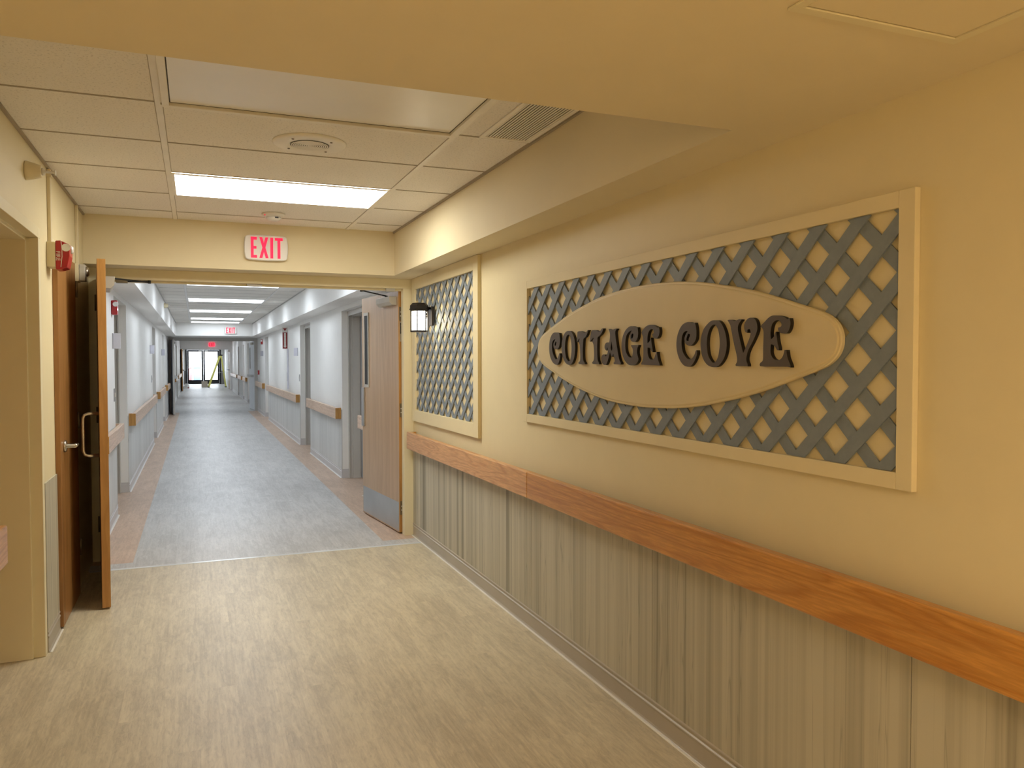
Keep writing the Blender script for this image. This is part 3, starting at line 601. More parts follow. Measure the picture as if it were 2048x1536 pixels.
# second pair, 24 m down the corridor
f2 = cross_frame(6, Y2, M['grey_trim'])
def simple_leaf(no, loc, rot, L, fm, em, inward, face_x):
    r = empty('door_%d' % no, loc, kind='structure', rotz=R(rot))
    leaf(r, L, 2.02, fm, em, inward)
    s = -1 if inward else 1
    xo = 0 if face_x < 0 else .045
    d = -1 if face_x < 0 else 1
    bm = new(); box(bm, *sorted((xo, xo+d*.004)), *sorted((s*L*.72, s*L*.86)), 1.2, 1.85); obj('vision_frame', bm, M['closer'], r)
    bm = new(); box(bm, *sorted((xo+d*.004, xo+d*.006)), *sorted((s*L*.75, s*L*.83)), 1.23, 1.82); obj('vision_glass', bm, M['black'], r)
    bm = new(); box(bm, *sorted((xo, xo+d*.055)), *sorted((s*.06, s*.42)), 1.92, 1.985); obj('door_closer', bm, M['closer'], r, bevel=.004)
    bm = new(); box(bm, *sorted((xo, xo+d*.07)), *sorted((s*.10, s*(L-.06))), .97, 1.04); obj('push_bar', bm, M['steel'], r, bevel=.006)
    return r
simple_leaf(7, (1.575, Y2+.15, 0), 4, 1.05, M['white_door'], M['white_door'], False, -1)
simple_leaf(8, (-.645, Y2-.01, 0), 4, 1.05, M['white_door'], M['grey_trim'], True, 1)
# third pair, 42 m away
f3 = cross_frame(9, Y3, M['white_wall'], z=2.03, top=2.06)
simple_leaf(10, (-.70, Y3-.01, 0), 4, 1.05, M['brown_leaf'], M['brown_leaf'], True, 1)
simple_leaf(11, (1.585, Y3+.15, 0), 2, 1.05, M['brown_leaf'], M['brown_leaf'], False, -1)

# exterior glass doors that close the corridor
r = empty('door_12', (.43, YE, 0), kind='structure')
bm = new()
box(bm, -.60, -.50, YE-.02, YE+.12, 0, 2.22); box(bm, 1.37, 1.47, YE-.02, YE+.12, 0, 2.22); box(bm, -.50, 1.37, YE-.02, YE+.12, 2.14, 2.22)
part('frame', bm, M['black_alu'], r)
for i, (a, b) in enumerate(((-.50,.435),(.435,1.37))):
    bm = new(); ya, yb = YE+.02, YE+.07
    box(bm, a+.004, a+.10, ya, yb, .01, 2.135); box(bm, b-.10, b-.004, ya, yb, .01, 2.135)
    box(bm, a+.10, b-.10, ya, yb, .01, .27); box(bm, a+.10, b-.10, ya, yb, 2.03, 2.135)
    lf = part('leaf', bm, M['black_alu'], r)
    g = obj('pane', B(a+.10-r.location.x, b-.10-r.location.x, .045, .051, .27, 2.03), M['glass'], lf)
    bm = new(); box(bm, a+.06-r.location.x, b-.06-r.location.x, -.03, -.005, 1.0, 1.03); box(bm, a+.06-r.location.x, a+.10-r.location.x, -.005, .02, .98, 1.05); box(bm, b-.10-r.location.x, b-.06-r.location.x, -.005, .02, .98, 1.05)
    obj('push_bar', bm, M['steel'], lf)
    bm = new(); c = (.17 if i == 0 else .52)+ .0
    box(bm, c-r.location.x, c+.20-r.location.x, .017, .0195, 2.05, 2.11); obj('sticker', bm, M['white_plastic'], lf)

# ------------------------------------------------------------ handrails
def handrail(side, y0, y1, label, mat, far=True, joint=None, mat2=None, group=None, near_end=True, far_end=True):
    W = RW if side > 0 else LW
    xo = W-side*.078; xi = W-side*.038
    if not far: xi = W-side*.040
    zb, zt = .726, .864
    r = empty('handrail', (W, y0, 0), label, 'handrail', group)
    xa, xb = sorted((xo, xi))
    spans = [(y0, y1, mat)] if joint is None else [(y0, joint-.0006, mat), (joint+.0006, y1, mat2)]
    for a, b, m_ in spans:
        part('rail_board', B(xa, xb, a, b, zb, zt), m_, r, bevel=.006)
    ends = ([(y0, y0+.045)] if near_end else [])+([(y1-.045, y1)] if far_end else [])
    for a, b in ends:
        e = B(*sorted((xi, W-side*.0085)), a, b, zb+.001, zt-.001)
        part('end_return', e, M['rail_end'] if a == y0 else mat, r)
    if near_end:   # end grain of the near end
        part('end_grain', B(xa, xb, y0-.002, y0, zb+.004, zt-.004), M['rail_end'], r)
    y = y0+.25
    while y < y1-.1:
        bm = new(); tube(bm, [(xi, y, .79), (W-side*.0085, y, .79)], .018, 14); part('bracket', bm, M['hinge'], r)
        y += 1.2
        if (y-y0) > 12: break
    return r
handrail(1, -.6, 6.275, 'long varnished oak handrail on the right wall, below the lettered lattice sign', M['rail'], False, 3.76, M['rail_pale'], near_end=True)
handrail(-1, 1.2, 3.235, 'oak handrail end cut off by the left edge of the picture, beside the cream doorway', M['rail_pale'], False)
G = 'oak handrails along the corridor walls'
handrail(1, 6.75, 8.38, 'short handrail piece peeking out behind the open door leaf on the right', M['rail_far'], group=G)
handrail(1, 9.80, 12.58, 'handrail on the right corridor wall, nearest whole one past the open door', M['rail_far'], group=G)
handrail(1, 13.95, 20.25, 'handrail on the right corridor wall under the red fire extinguisher sign', M['rail_far'], group=G)
handrail(1, 21.38, 23.9, 'short handrail on the right corridor wall under the red pull station', M['rail_far'], group=G)
handrail(-1, 6.75, 8.15, 'handrail on the left corridor wall just right of the open left leaf', M['rail_far'], group=G)
handrail(-1, 9.65, 15.05, 'long handrail on the left corridor wall with orange near end', M['rail_far'], group=G)
handrail(-1, 16.3, 19.3, 'third handrail down the left corridor wall', M['rail_far'], group=G)
handrail(-1, 20.75, 22.7, 'short handrail beside the second pair of doors, left wall', M['rail_far'], group=G)
handrail(1, 28.85, 30.7, 'nearest handrail on the right wall beyond the second pair of doors', M['rail_far'], group=G)
handrail(1, 31.75, 34.45, 'middle handrail on the right wall beyond the second pair of doors', M['rail_far'], group=G)
handrail(1, 35.45, 41.5, 'farthest handrail on the right wall, before the third pair of doors', M['rail_far'], group=G)
handrail(-1, 29.25, 32.9, 'handrail on the left wall beyond the second pair of doors', M['rail_far'], group=G)
handrail(-1, 34.3, 41.0, 'farthest handrail on the left wall, before the brown leaf of the third doors', M['rail_far'], group=G)

# ------------------------------------------------------------ lattice panels
def clip(poly, a, b, c):
    """keep the part of a convex polygon where a*x+b*y <= c"""
    out = []
    for i in range(len(poly)):
        p, q = poly[i], poly[(i+1) % len(poly)]
        fp, fq = a*p[0]+b*p[1]-c, a*q[0]+b*q[1]-c
        if fp <= 0: out.append(p)
        if (fp < 0 < fq) or (fq < 0 < fp):
            t = fp/(fp-fq); out.append((p[0]+(q[0]-p[0])*t, p[1]+(q[1]-p[1])*t))
    return out
def lattice(y0, y1, z0, z1, ph, pv, cy, cz, frac, xw, t=.006):
    bm = new()
    for layer, sg in ((0, -1), (1, 1)):
        xa, xb = xw-t*(layer+1)-.003, xw-t*layer-.003
        c0 = cy/ph + sg*cz/pv + .5
        lo = min(y0/ph+sg*z/pv for z in (z0, z1)); hi = max(y1/ph+sg*z/pv for z in (z0, z1))
        k = math.floor(lo-c0)-1
        while c0+k < hi+1:
            c = c0+k; k += 1
            poly = [(y0,z0),(y1,z0),(y1,z1),(y0,z1)]
            poly = clip(poly, 1/ph, sg/pv, c+frac/2)
            if len(poly) > 2: poly = clip(poly, -1/ph, -sg/pv, -(c-frac/2))
            if len(poly) > 2: prism(bm, poly, 'x', xa, xb)
    return bm
def ring(bm, y0, y1, z0, z1, w, wy, x0, x1):
    box(bm, x0, x1, y0, y0+wy, z0, z1); box(bm, x0, x1, y1-wy, y1, z0, z1)
    box(bm, x0, x1, y0+wy, y1-wy, z0, z0+w); box(bm, x0, x1, y0+wy, y1-wy, z1-w, z1)

sign = empty('lattice_sign', (RW, 2.70, 1.111), 'large framed blue-grey lattice panel carrying the oval COTTAGE COVE board', 'wall sign')
bm = new(); ring(bm, 1.443, 3.944, 1.112, 1.866, .043, .049, RW-.019, RW-.0003)
part('frame', bm, M['cream'], sign, bevel=.0015)
part('lattice', lattice(1.493, 3.894, 1.156, 1.822, .1545, .1475, 1.552, 1.661, .36, RW, .005), M['lattice'], sign)
half = [(0,.2405),(.15,.237),(.28,.2285),(.40,.214),(.50,.197),(.60,.178),(.72,.150),(.87,.107),(.95,.083),(.99,.066),(1.018,.043),(1.031,.018),(1.033,0)]
def outline(scale_off):
    q = [(u, v) for u, v in half]
    P = [(u, v) for u, v in q] + [(u, -v) for u, v in q[-2::-1]] + [(-u, -v) for u, v in q[1:]] + [(-u, v) for u, v in q[-2:0:-1]]
    # inset toward the centre line by the requested distance
    out = []; n = len(P)
    for i in range(n):
        a, b = Vector(P[i-1]), Vector(P[(i+1)%n]); t = (b-a).normalized(); nn = Vector((t.y, -t.x))
        p = Vector(P[i]); 
        if nn.dot(p) < 0: nn = -nn
        out.append(tuple(p - nn*scale_off))
    return smooth_loop(out, 4, 75)
bm = new(); cyb, czb = 2.703, 1.4965
x_lat = RW-.0132
steps = [(0, x_lat), (0, x_lat-.0095), (.003, x_lat-.0125), (.009, x_lat-.013), (.011, x_lat-.0145), (.014, x_lat-.0155)]
loops = []
for inset, x in steps:
    loops.append([bm.verts.new((x, cyb+u, czb+v)) for u, v in outline(inset)])
for a, b in zip(loops[:-1], loops[1:]):
    for i in range(len(a)):
        j = (i+1) % len(a); bm.faces.new((a[i], a[j], b[j], b[i]))
bm.faces.new(loops[-1]); bm.faces.new(loops[0][::-1])
board = part('oval_board', bm, M['board'], sign)
xb = x_lat-.0155
Mx = Matrix(((0,0,-1,0),(-1,0,0,0),(0,1,0,0),(0,0,0,1)))
for ch, polys in LETTERS:
    lp = [[(-p[0], p[1]) for p in smooth_loop(q, 3, 60)] for q in polys]
    T = Matrix.Translation(Vector((xb-.0066, 0, 0))-sign.location) @ Mx
    lo_ = curve_mesh('letter_'+ch.lower(), lp, .0130, M['letter'], board, T)
    lo_.data.materials.append(M['letter_side'])
    for f in lo_.data.polygons:
        if abs(f.normal.x) < .5: f.material_index = 1

panel = empty('framed_lattice', (RW, 5.5, .952), 'tall blue-grey lattice panel in a cream frame behind the lantern, beside the doors', 'wall panel')
bm = new(); ring(bm, 4.672, 6.300, .952, 2.104, .090, .095, RW-.024, RW-.0003)
part('frame', bm, M['cream'], panel, bevel=.0015)
part('lattice', lattice(4.767, 6.205, 1.043, 2.013, .1475, .1445, 4.852, 1.896, .34, RW, .0036), M['lattice'], panel)

# ------------------------------------------------------------ wall lantern
ln = empty('wall_lantern', (RW-.024, 5.69, 1.75), 'lit dark bronze wall lantern mounted on the tall lattice panel', 'wall lamp')
cx, cy_, s_ = 1.535, 5.672, .064
def hexa(s, cx=cx, cy=cy_): return [(cx+s*math.cos(R(60*k)), cy+s*math.sin(R(60*k))) for k in range(6)]
bm = new(); prism(bm, hexa(s_*1.10), 'z', 1.822, 1.846); prism(bm, hexa(s_*1.18), 'z', 1.814, 1.822)
a = [bm.verts.new((*p, 1.846)) for p in hexa(s_*1.10)]; b = [bm.verts.new((*p, 1.866)) for p in hexa(s_*.80)]
for i in range(6): bm.faces.new((a[i], a[(i+1)%6], b[(i+1)%6], b[i]))
bm.faces.new(b); bm.faces.new(a[::-1])
part('cap', bm, M['dark'], ln)
bm = new(); 
o = hexa(s_*1.08); i_ = hexa(s_*.93)
for k in range(6):
    j = (k+1) % 6
    for z0, z1 in ((1.652,1.664),(1.805,1.814)):
        prism(bm, [o[k], o[j], i_[j], i_[k]], 'z', z0, z1)
    tube(bm, [(*hexa(s_*1.0)[k], 1.655), (*hexa(s_*1.0)[k], 1.815)], .0045, 8)
part('cage', bm, M['dark'], ln)
bm = new(); prism(bm, hexa(s_*.90), 'z', 1.664, 1.812); part('glass', bm, M['lantern_glass'], ln)
bm = new()
hx = hexa(s_*.965)
for k in range(6):
    p, q = Vector((*hx[k], 0)), Vector((*hx[(k+1)%6], 0))
    def at(t, z): v = p.lerp(q, t); return (v.x, v.y, z)
    for (t0, z0, t1, z1) in ((.12,1.812,.78,1.762),(.88,1.812,.22,1.762),(.5,1.812,.12,1.772),(.5,1.812,.88,1.772),(.3,1.79,.5,1.748),(.7,1.79,.5,1.748)):
        tube(bm, [at(t0, z0), at(t1, z1)], .0016, 6)
part('wire_tracery', bm, M['dark'], ln)
bm = new(); box(bm, RW-.045, RW-.0245, 5.64, 5.76, 1.70, 1.842)
part('back_plate', bm, M['dark'], ln, bevel=.003)
bm = new(); tube(bm, [(RW-.045, 5.69, 1.83), (1.58, 5.68, 1.83)], .010, 10); part('arm', bm, M['dark'], ln)

# ------------------------------------------------------------ exit signs
def strokes_exit():
    """EXIT drawn as outlines in a box 2.02 wide, 1.5 high (units: letter height 1.5)"""
    E_ = [(0,0),(.36,0),(.36,.2),(.16,.2),(.16,.65),(.33,.65),(.33,.84),(.16,.84),(.16,1.3),(.36,1.3),(.36,1.5),(0,1.5)]
    X_ = [(0,0),(.17,0),(.27,.45),(.37,0),(.54,0),(.36,.76),(.53,1.5),(.36,1.5),(.27,1.08),(.18,1.5),(.01,1.5),(.18,.76)]
    I_ = [(0,0),(.17,0),(.17,1.5),(0,1.5)]
    T_ = [(.15,0),(.32,0),(.32,1.3),(.47,1.3),(.47,1.5),(0,1.5),(0,1.3),(.15,1.3)]
    out = []; x = 0
    for L_, w_, gap in ((E_,.36,.14),(X_,.54,.11),(I_,.17,.11),(T_,.47,0)):
        out.append([(a+x, b) for a, b in L_]); x += w_+gap
    return out, x
def exit_sign(c, label, W_=.295, H_=.178, glow=None, ceiling=False):
    r = empty('exit_sign', (c[0], c[1], c[2]-H_/2), label, 'exit sign')
    bm = new()
    pts = smooth_loop([(-W_/2, -H_*.40), (-W_*.40, -H_/2), (W_*.40, -H_/2), (W_/2, -H_*.40), (W_/2, H_*.40), (W_*.40, H_/2), (-W_*.40, H_/2), (-W_/2, H_*.40)], 4, 80)
    prism(bm, [(c[0]+p[0], c[2]+p[1]) for p in pts], 'y', c[1]-.042, c[1]-.0003)
    part('housing', bm, M['white_plastic'], r, bevel=.006)
    outl, wid = strokes_exit(); sc = .151/1.5*H_/.178
    for nm, lp in zip('exit', outl):
        T = Matrix.Translation(-r.location) @ facing(0, -1, (c[0]+.004, c[1]-.0435, c[2])) @ Matrix.Translation((-wid*sc*1.17/2, -.75*sc, 0))
        curve_mesh('letter_'+nm, [[(p[0]*sc*1.17, p[1]*sc) for p in lp]], .003, glow or M['exit_red'], r, T)
    return r
exit_sign((.489, 6.09, 2.267), 'white EXIT sign with red letters on the cream header over the nearest doors')
exit_sign((.866, 22.3, 2.254), 'EXIT sign on the white header halfway down the corridor')
M['exit_panel'] = emit('red_glowing_exit_panel', (1.0,.05,.10), 1.6)
es = exit_sign((.75, Y3, 2.262), 'small red EXIT sign over the farthest pair of doors', W_=.29, H_=.19)
for ch in es.children:
    if ch.name.startswith('housing'): ch.data.materials[0] = M['exit_panel']
    else: ch.data.materials[0] = M['red_dark']

M['slot'] = plain('dark_vent_slot', (.07,.06,.045), .8)
# ------------------------------------------------------------ ceiling fixtures
def light_panel(yc, label, lens, fm, z=HC, group=None, xa=-.109, xb=1.072, d=.295, recess=False):
    r = empty('ceiling_light', ((xa+xb)/2, yc, z), label, 'ceiling light', group)
    bm = new(); w = .016 if not recess else .026
    t = .006 if not recess else .016
    e = .0045
    box(bm, xa, xb, yc-d, yc-d+w, z-t-e, z-e); box(bm, xa, xb, yc+d-w, yc+d, z-t-e, z-e)
    box(bm, xa, xa+w, yc-d+w, yc+d-w, z-t-e, z-e); box(bm, xb-w, xb, yc-d+w, yc+d-w, z-t-e, z-e)
    part('frame', bm, fm, r, bevel=.002)
    if recess:
        g = .007; bm = new()
        for q in ((xa+w, xb-w, yc+d-w-g, yc+d-w), (xa+w, xb-w, yc-d+w, yc-d+w+g), (xa+w, xa+w+g*.6, yc-d+w+g, yc+d-w-g), (xb-w-g*.6, xb-w, yc-d+w+g, yc+d-w-g)):
            box(bm, *q, z-.0075, z-.005)
        part('gap_shade', bm, M['slot'], r)  # dark strip painted in for the shade of the gap round the lens
        bm = new(); box(bm, xa-.006, xb+.006, yc+d, yc+d+.010, z-.012, z-.0045); part('outer_lip', bm, fm, r)
        part('lens', B(xa+w+g*.6, xb-w-g*.6, yc-d+w+g, yc+d-w-g, z-.0075, z-.005), lens, r)
    else:
        part('lens', B(xa+w, xb-w, yc-d+w, yc+d-w, z-.0095, z-.005), lens, r)
    return r
light_panel(3.0765, 'unlit ceiling light with pale prismatic lens nearest the camera', M['lens_off'], M['tee'], recess=True)
light_panel(4.8865, 'brightly lit ceiling light between round speaker and smoke detector', M['lens_on'], M['tee'])
GL = 'lit ceiling lights down the corridor'
for k, (yc, lab) in enumerate(((7.9, 'corridor ceiling light just beyond the nearest door head, above the open right leaf'),
        (10.92, 'first corridor ceiling light seen under the nearest door head'), (13.94, 'second corridor ceiling light, nearest the white linear vent'),
        (16.955, 'third corridor ceiling light past the nearest doors'), (19.975, 'fourth corridor ceiling light past the nearest doors'),
        (21.785, 'fifth corridor ceiling light, right before the white header with an EXIT sign'))):
    light_panel(yc, lab, M['lens_far'] if yc < 21 else M['lens_dim'], M['tee_far'], group=GL)
for yc, lab in ((26.6, 'ceiling light just inside the second pair of doors'), (30.8, 'ceiling light in the middle of the far corridor'), (36.2, 'nearer of the two lights seen through the second doors'), (39.8, 'last ceiling light before the farthest EXIT sign')):
    light_panel(yc, lab, M['lens_far'], M['tee_far'], group=GL)
light_panel(45.2, 'added ceiling light over the lobby, unseen behind the farthest door head', M['lens_far'], M['tee_far'], z=2.32, group=GL)  # both lobby panels are added, out of sight, to brighten the far end
light_panel(50.5, 'added lobby ceiling light, unseen, just inside the exterior doors', M['lens_far'], M['tee_far'], z=2.32, group=GL)
# unseen warm light added behind the camera to brighten the foreground
light_panel(-.9, 'added warm ceiling light, unseen, overhead behind the camera', M['lens_warm_added'], M['cream_trim'], z=LC, xa=-.1, xb=1.05)

# unseen warm sconces added behind the camera to light walls and low ceiling
def sconce(side, y, z, label):
    W = RW if side > 0 else LW
    r = empty('added_wall_sconce', (W, y, z), label, 'wall lamp')
    part('back_plate', B(*sorted((W-side*.0003, W-side*.02)), y-.09, y+.09, z-.14, z+.14), M['dark'], r, bevel=.004)
    bm = new(); pr = [(W-side*.021+0, -.001)]
    pts = [(W-side*(.021+.13*math.sin(PI*k/12)), y-.14*math.cos(PI*k/12)) for k in range(13)]
    prism(bm, pts, 'z', z-.13, z+.13); part('shade', bm, M['added_sconce_glass'], r, bevel=.004)
sconce(1, -1.3, 1.66, 'added frosted warm wall sconce, unseen, on the right wall behind the camera')
sconce(-1, -1.3, 1.66, 'added frosted warm wall sconce, unseen, on the left wall behind the camera')

def vent(x0, x1, y0, y1, z, label, mat, name='ceiling_vent', along='y', pitch=.0135):
    r = empty(name, ((x0+x1)/2, (y0+y1)/2, z), label, 'vent')
    bm = new(); b_ = .022
    box(bm, x0, x1, y0, y0+b_, z-.007, z-.0003); box(bm, x0, x1, y1-b_, y1, z-.007, z-.0003)
    box(bm, x0, x0+b_, y0+b_, y1-b_, z-.007, z-.0003); box(bm, x1-b_, x1, y0+b_, y1-b_, z-.007, z-.0003)
    part('frame', bm, mat, r, bevel=.002)
    part('backing', B(x0+b_, x1-b_, y0+b_, y1-b_, z-.002, z-.0004), M['slot'], r)
    bm = new(); x = x0+b_+pitch*.5
    if along == 'y':
        while x < x1-b_-.004:
            box(bm, x-.0038, x+.0038, y0+b_, y1-b_, z-.0046, z-.0026); x += pitch
    part('louvers', bm, mat, r)
    return r
vent(1.19, 1.435, 2.79, 3.368, HC, 'louvred ceiling vent beside the unlit light panel, at the right soffit', M['tee'])
vent(.02, .42, 14.55, 14.75, HC, 'small bright linear vent between corridor lights', M['tee_far'])

sp = empty('ceiling_speaker', (.50, 3.755, HC), 'round cream ceiling speaker with perforated centre grille', 'speaker')
bm = new(); lathe(bm, [(.166,-.0003),(.166,-.004),(.158,-.010),(.140,-.012),(.092,-.012),(.088,-.009)], (.50,3.755,HC), 'z', 64)
part('face_plate', bm, M['tee'], sp)
bm = new()
for k in range(9):
    r0 = .004+k*.0092; n = 48; rg = []
    for ra, za in ((r0,HC-.0128),(r0,HC-.0142),(r0+.0060,HC-.0142),(r0+.0060,HC-.0128)):
        rg.append([bm.verts.new((.50+ra*math.cos(2*PI*i/n), 3.755+ra*math.sin(2*PI*i/n), za)) for i in range(n)])
    for q in range(4):
        A_, B_ = rg[q], rg[(q+1)%4]
        for i in range(n): bm.faces.new((A_[i], A_[(i+1)%n], B_[(i+1)%n], B_[i]))
part('grille', bm, M['tee'], sp)
bm = new(); lathe(bm, [(.087,-.0122),(.087,-.0126)], (.50,3.755,HC), 'z', 48); part('grille_backing', bm, M['slot'], sp)
for k in range(4):
    bm = new(); lathe(bm, [(.006,-.012),(.005,-.0145)], (.50+.120*math.cos(R(45+90*k)), 3.755+.120*math.sin(R(45+90*k)), HC), 'z', 12)
    part('screw', bm, M['hinge'], sp)

def smoke(c, label):
    r = empty('smoke_detector', c, label, 'smoke detector'); 
    bm = new(); lathe(bm, [(.078,-.0003),(.078,-.012),(.066,-.018),(.060,-.024)], c, 'z', 40); part('base', bm, M['white_plastic'], r)
    bm = new(); lathe(bm, [(.050,-.024),(.050,-.034),(.036,-.046),(.020,-.052)], c, 'z', 32); part('sensor_head', bm, M['white_plastic'], r)
    bm = new(); box(bm, c[0]+.005, c[0]+.028, c[1]-.0515, c[1]-.044, c[2]-.036, c[2]-.028); part('sensor_slot', bm, M['black'], r)
    bm = new(); box(bm, c[0]-.064, c[0]-.057, c[1]-.045, c[1]-.040, c[2]-.021, c[2]-.015); part('indicator', bm, M['exit_red'], r)
smoke((.505, 5.64, HC), 'white smoke detector on the tiled ceiling just before the header')

def sprinkler(c, d, label):
    """sidewall sprinkler: deep conical cup on the wall, pipe and deflector; d = +1 points to +X"""
    r = empty('sprinkler', c, label, 'sprinkler')
    def q(pr): return [(a, d*b) for a, b in pr]
    bm = new(); lathe(bm, q([(.042,.0003),(.043,.006),(.036,.035),(.028,.062),(.022,.065)]), c, 'x', 28); part('escutcheon', bm, M['cream_plastic'], r)
    bm = new(); lathe(bm, q([(.016,.065),(.016,.075),(.006,.077),(.006,.115),(.013,.116),(.013,.120)]), c, 'x', 20); part('head', bm, M['white_plastic'], r)
sprinkler((LW, 4.14, 2.30), 1, 'cream sidewall sprinkler with conical cup high on the left wall')
sprinkler((-.478, 14.3, 2.36), 1, 'small sprinkler on the left soffit down the white corridor')

# access hatch in the low ceiling
ap = empty('access_panel', (1.265, .99, LC), 'cream square access hatch in the low ceiling, upper right corner', 'access panel')
bm = new(); x0, x1, y0, y1 = 1.047, 1.483, .775, 1.212
for a in ((x0,x1,y1-.022,y1),(x0,x1,y0,y0+.022),(x0,x0+.022,y0+.022,y1-.022),(x1-.022,x1,y0+.022,y1-.022)): box(bm, *a, LC-.005, LC-.0003)
part('frame', bm, M['cream_trim'], ap, bevel=.001)
part('hatch_door', B(x0+.026, x1-.026, y0+.026, y1-.026, LC-.0025, LC-.0003), M['cream_ceiling'], ap)

# ------------------------------------------------------------ left wall hardware
rc = empty('conduit_raceway', (LW, 4.70, 2.0), 'cream surface raceway running from the ceiling down to the red fire alarm', 'raceway')
part('cover', B(LW+.0003, LW+.018, 4.685, 4.722, 2.055, HC-.014), M['cream_plastic'], rc, bevel=.003)
part('clip', B(LW+.0003, LW+.021, 4.680, 4.727, HC-.055, HC-.040), M['cream_plastic'], rc)
al = empty('fire_alarm', (LW, 4.70, 1.93), 'red fire alarm strobe on a cream box high on the left wall', 'fire alarm')
part('back_box', B(LW+.0003, LW+.040, 4.645, 4.765, 1.925, 2.053), M['cream_plastic'], al, bevel=.003)
bm = new(); xa = LW+.040
prism(bm, [(xa,1.912),(xa,2.060),(xa+.022,2.062),(xa+.060,2.045),(xa+.064,2.030),(xa+.064,1.985),(xa+.052,1.925),(xa+.025,1.915)], 'y', 4.650, 4.762)
part('housing', bm, M['red'], al, bevel=.004)
bm = new(); lathe(bm, [(.021,0),(.021,.008),(.014,.016)], (xa+.060, 4.706, 2.022), 'x', 20)
part('front_lens', bm, M['clear'], al)
bm = new(); lathe(bm, [(.020,-.004),(.020,0)], (xa+.048, 4.650, 2.026), 'y', 20)
part('strobe_lens', bm, M['clear'], al)
bm = new(); tube(bm, [(xa+.026,4.649,2.060),(xa+.030,4.649,2.02),(xa+.030,4.649,1.98),(xa+.024,4.649,1.925)], .0016, 6)
part('seam_line', bm, M['white_plastic'], al)
T = Matrix.Translation(-al.location) @ facing(0, -1, (xa+.011, 4.6488, 1.982)) @ Matrix.Rotation(R(-90), 4, 'Z')
curve_mesh('lettering', None, .0012, M['white_plastic'], al, T, is_text='FIRE', size=.027)
rc = empty('conduit_raceway', (LW, 5.70, 2.0), 'cream raceway in the far left corner, leading down to the door magnet', 'raceway')
part('cover', B(LW+.0003, LW+.018, 5.70, 5.735, 2.062, HC-.014), M['cream_plastic'], rc, bevel=.003)
mg = empty('door_magnet', (LW, 5.70, 2.0), 'cream magnetic door holder on the left wall beside the open leaf', 'door holder')
part('back_box', B(LW+.0003, LW+.022, 5.665, 5.765, 1.945, 2.060), M['cream_plastic'], mg, bevel=.003)
part('housing', B(LW+.022, LW+.058, 5.668, 5.762, 1.950, 2.055), M['closer'], mg, bevel=.006)
bm = new(); lathe(bm, [(.032,.058),(.030,.070),(.020,.075)], (LW, 5.715, 2.012), 'x', 24); part('magnet_face', bm, M['chrome'], mg)

# ------------------------------------------------------------ things on the corridor walls
def flag_sign(side, y, z, label, mat, w=.068, h=.14):
    W = RW if side > 0 else LW
    r = empty('room_sign', (W, y, z-h/2), label, 'sign', 'room signs projecting from the corridor walls')
    xa, xb = sorted((W-side*.0003, W-side*w)); part('plate', B(xa, xb, y, y+.008, z-h/2, z+h/2), mat, r, bevel=.002)
    xa, xb = sorted((W-side*.0003, W-side*.008)); part('mount', B(xa, xb, y-.012, y, z-h/2, z+h/2), M['sign_grey'], r)
flag_sign(-1, 8.02, 1.625, 'nearest pale projecting room sign, left corridor wall beside the open leaf', M['sign_white'])
flag_sign(-1, 14.35, 1.635, 'second projecting room sign down the left corridor wall', M['sign_white'])
flag_sign(-1, 19.1, 1.635, 'farthest projecting room sign on the left corridor wall', M['sign_white'])
flag_sign(1, 14.25, 1.60, 'pale projecting room sign right of the fire extinguisher sign', M['sign_white'])
flag_sign(1, 21.9, 1.64, 'grey projecting room sign under the small red alarm, right wall', M['sign_grey'])
def wall_alarm(side, y, z, label):
    W = RW if side > 0 else LW; s = side
    r = empty('fire_alarm', (W, y, z-.06), label, 'fire alarm')
    part('housing', B(*sorted((W-s*.0003, W-s*.05)), y, y+.11, z-.065, z+.065), M['red'], r, bevel=.008)
    bm = new(); lathe(bm, [(.020,-.006),(.024,0)], (W-s*.036, y, z+.03), 'y', 16)
    part('strobe_lens', bm, M['clear'], r)
wall_alarm(-1, 7.95, 1.925, 'red fire alarm half hidden by the open left leaf')
wall_alarm(1, 22.0, 1.95, 'small red fire alarm high on the right wall before the second doors')
def switch(side, y, z, label, mat, dark=True, cat='light switch', name='light_switch'):
    W = RW if side > 0 else LW; s = side
    r = empty(name, (W, y, z-.06), label, cat)
    part('plate', B(*sorted((W-s*.0003, W-s*.006)), y, y+.075, z-.06, z+.06), mat, r, bevel=.002)
    part('toggle', B(*sorted((W-s*.006, W-s*.014)), y+.028, y+.047, z-.02, z+.02), M['white_plastic'], r)
M['plate_grey'] = plain('steel_switch_plate', (.35,.35,.36), .35, metal=.5)
switch(-1, 8.07, 1.13, 'steel light switch plate on the left corridor wall beneath the nearest room sign', M['plate_grey'])
switch(1, 14.0, 1.15, 'steel light switch plate on the right corridor wall beside the second doorway', M['plate_grey'])
switch(-1, 14.7, 1.14, 'steel light switch plate far down the left corridor wall', M['plate_grey'])
ps = empty('pull_station', (RW, 23.3, 1.06), 'small red fire pull station above the short handrail, right wall', 'pull station')
part('housing', B(RW-.045, RW-.0003, 23.3, 23.38, 1.06, 1.18), M['red'], ps, bevel=.004)
part('pull_bar', B(RW-.055, RW-.045, 23.31, 23.37, 1.09, 1.115), M['white_plastic'], ps)

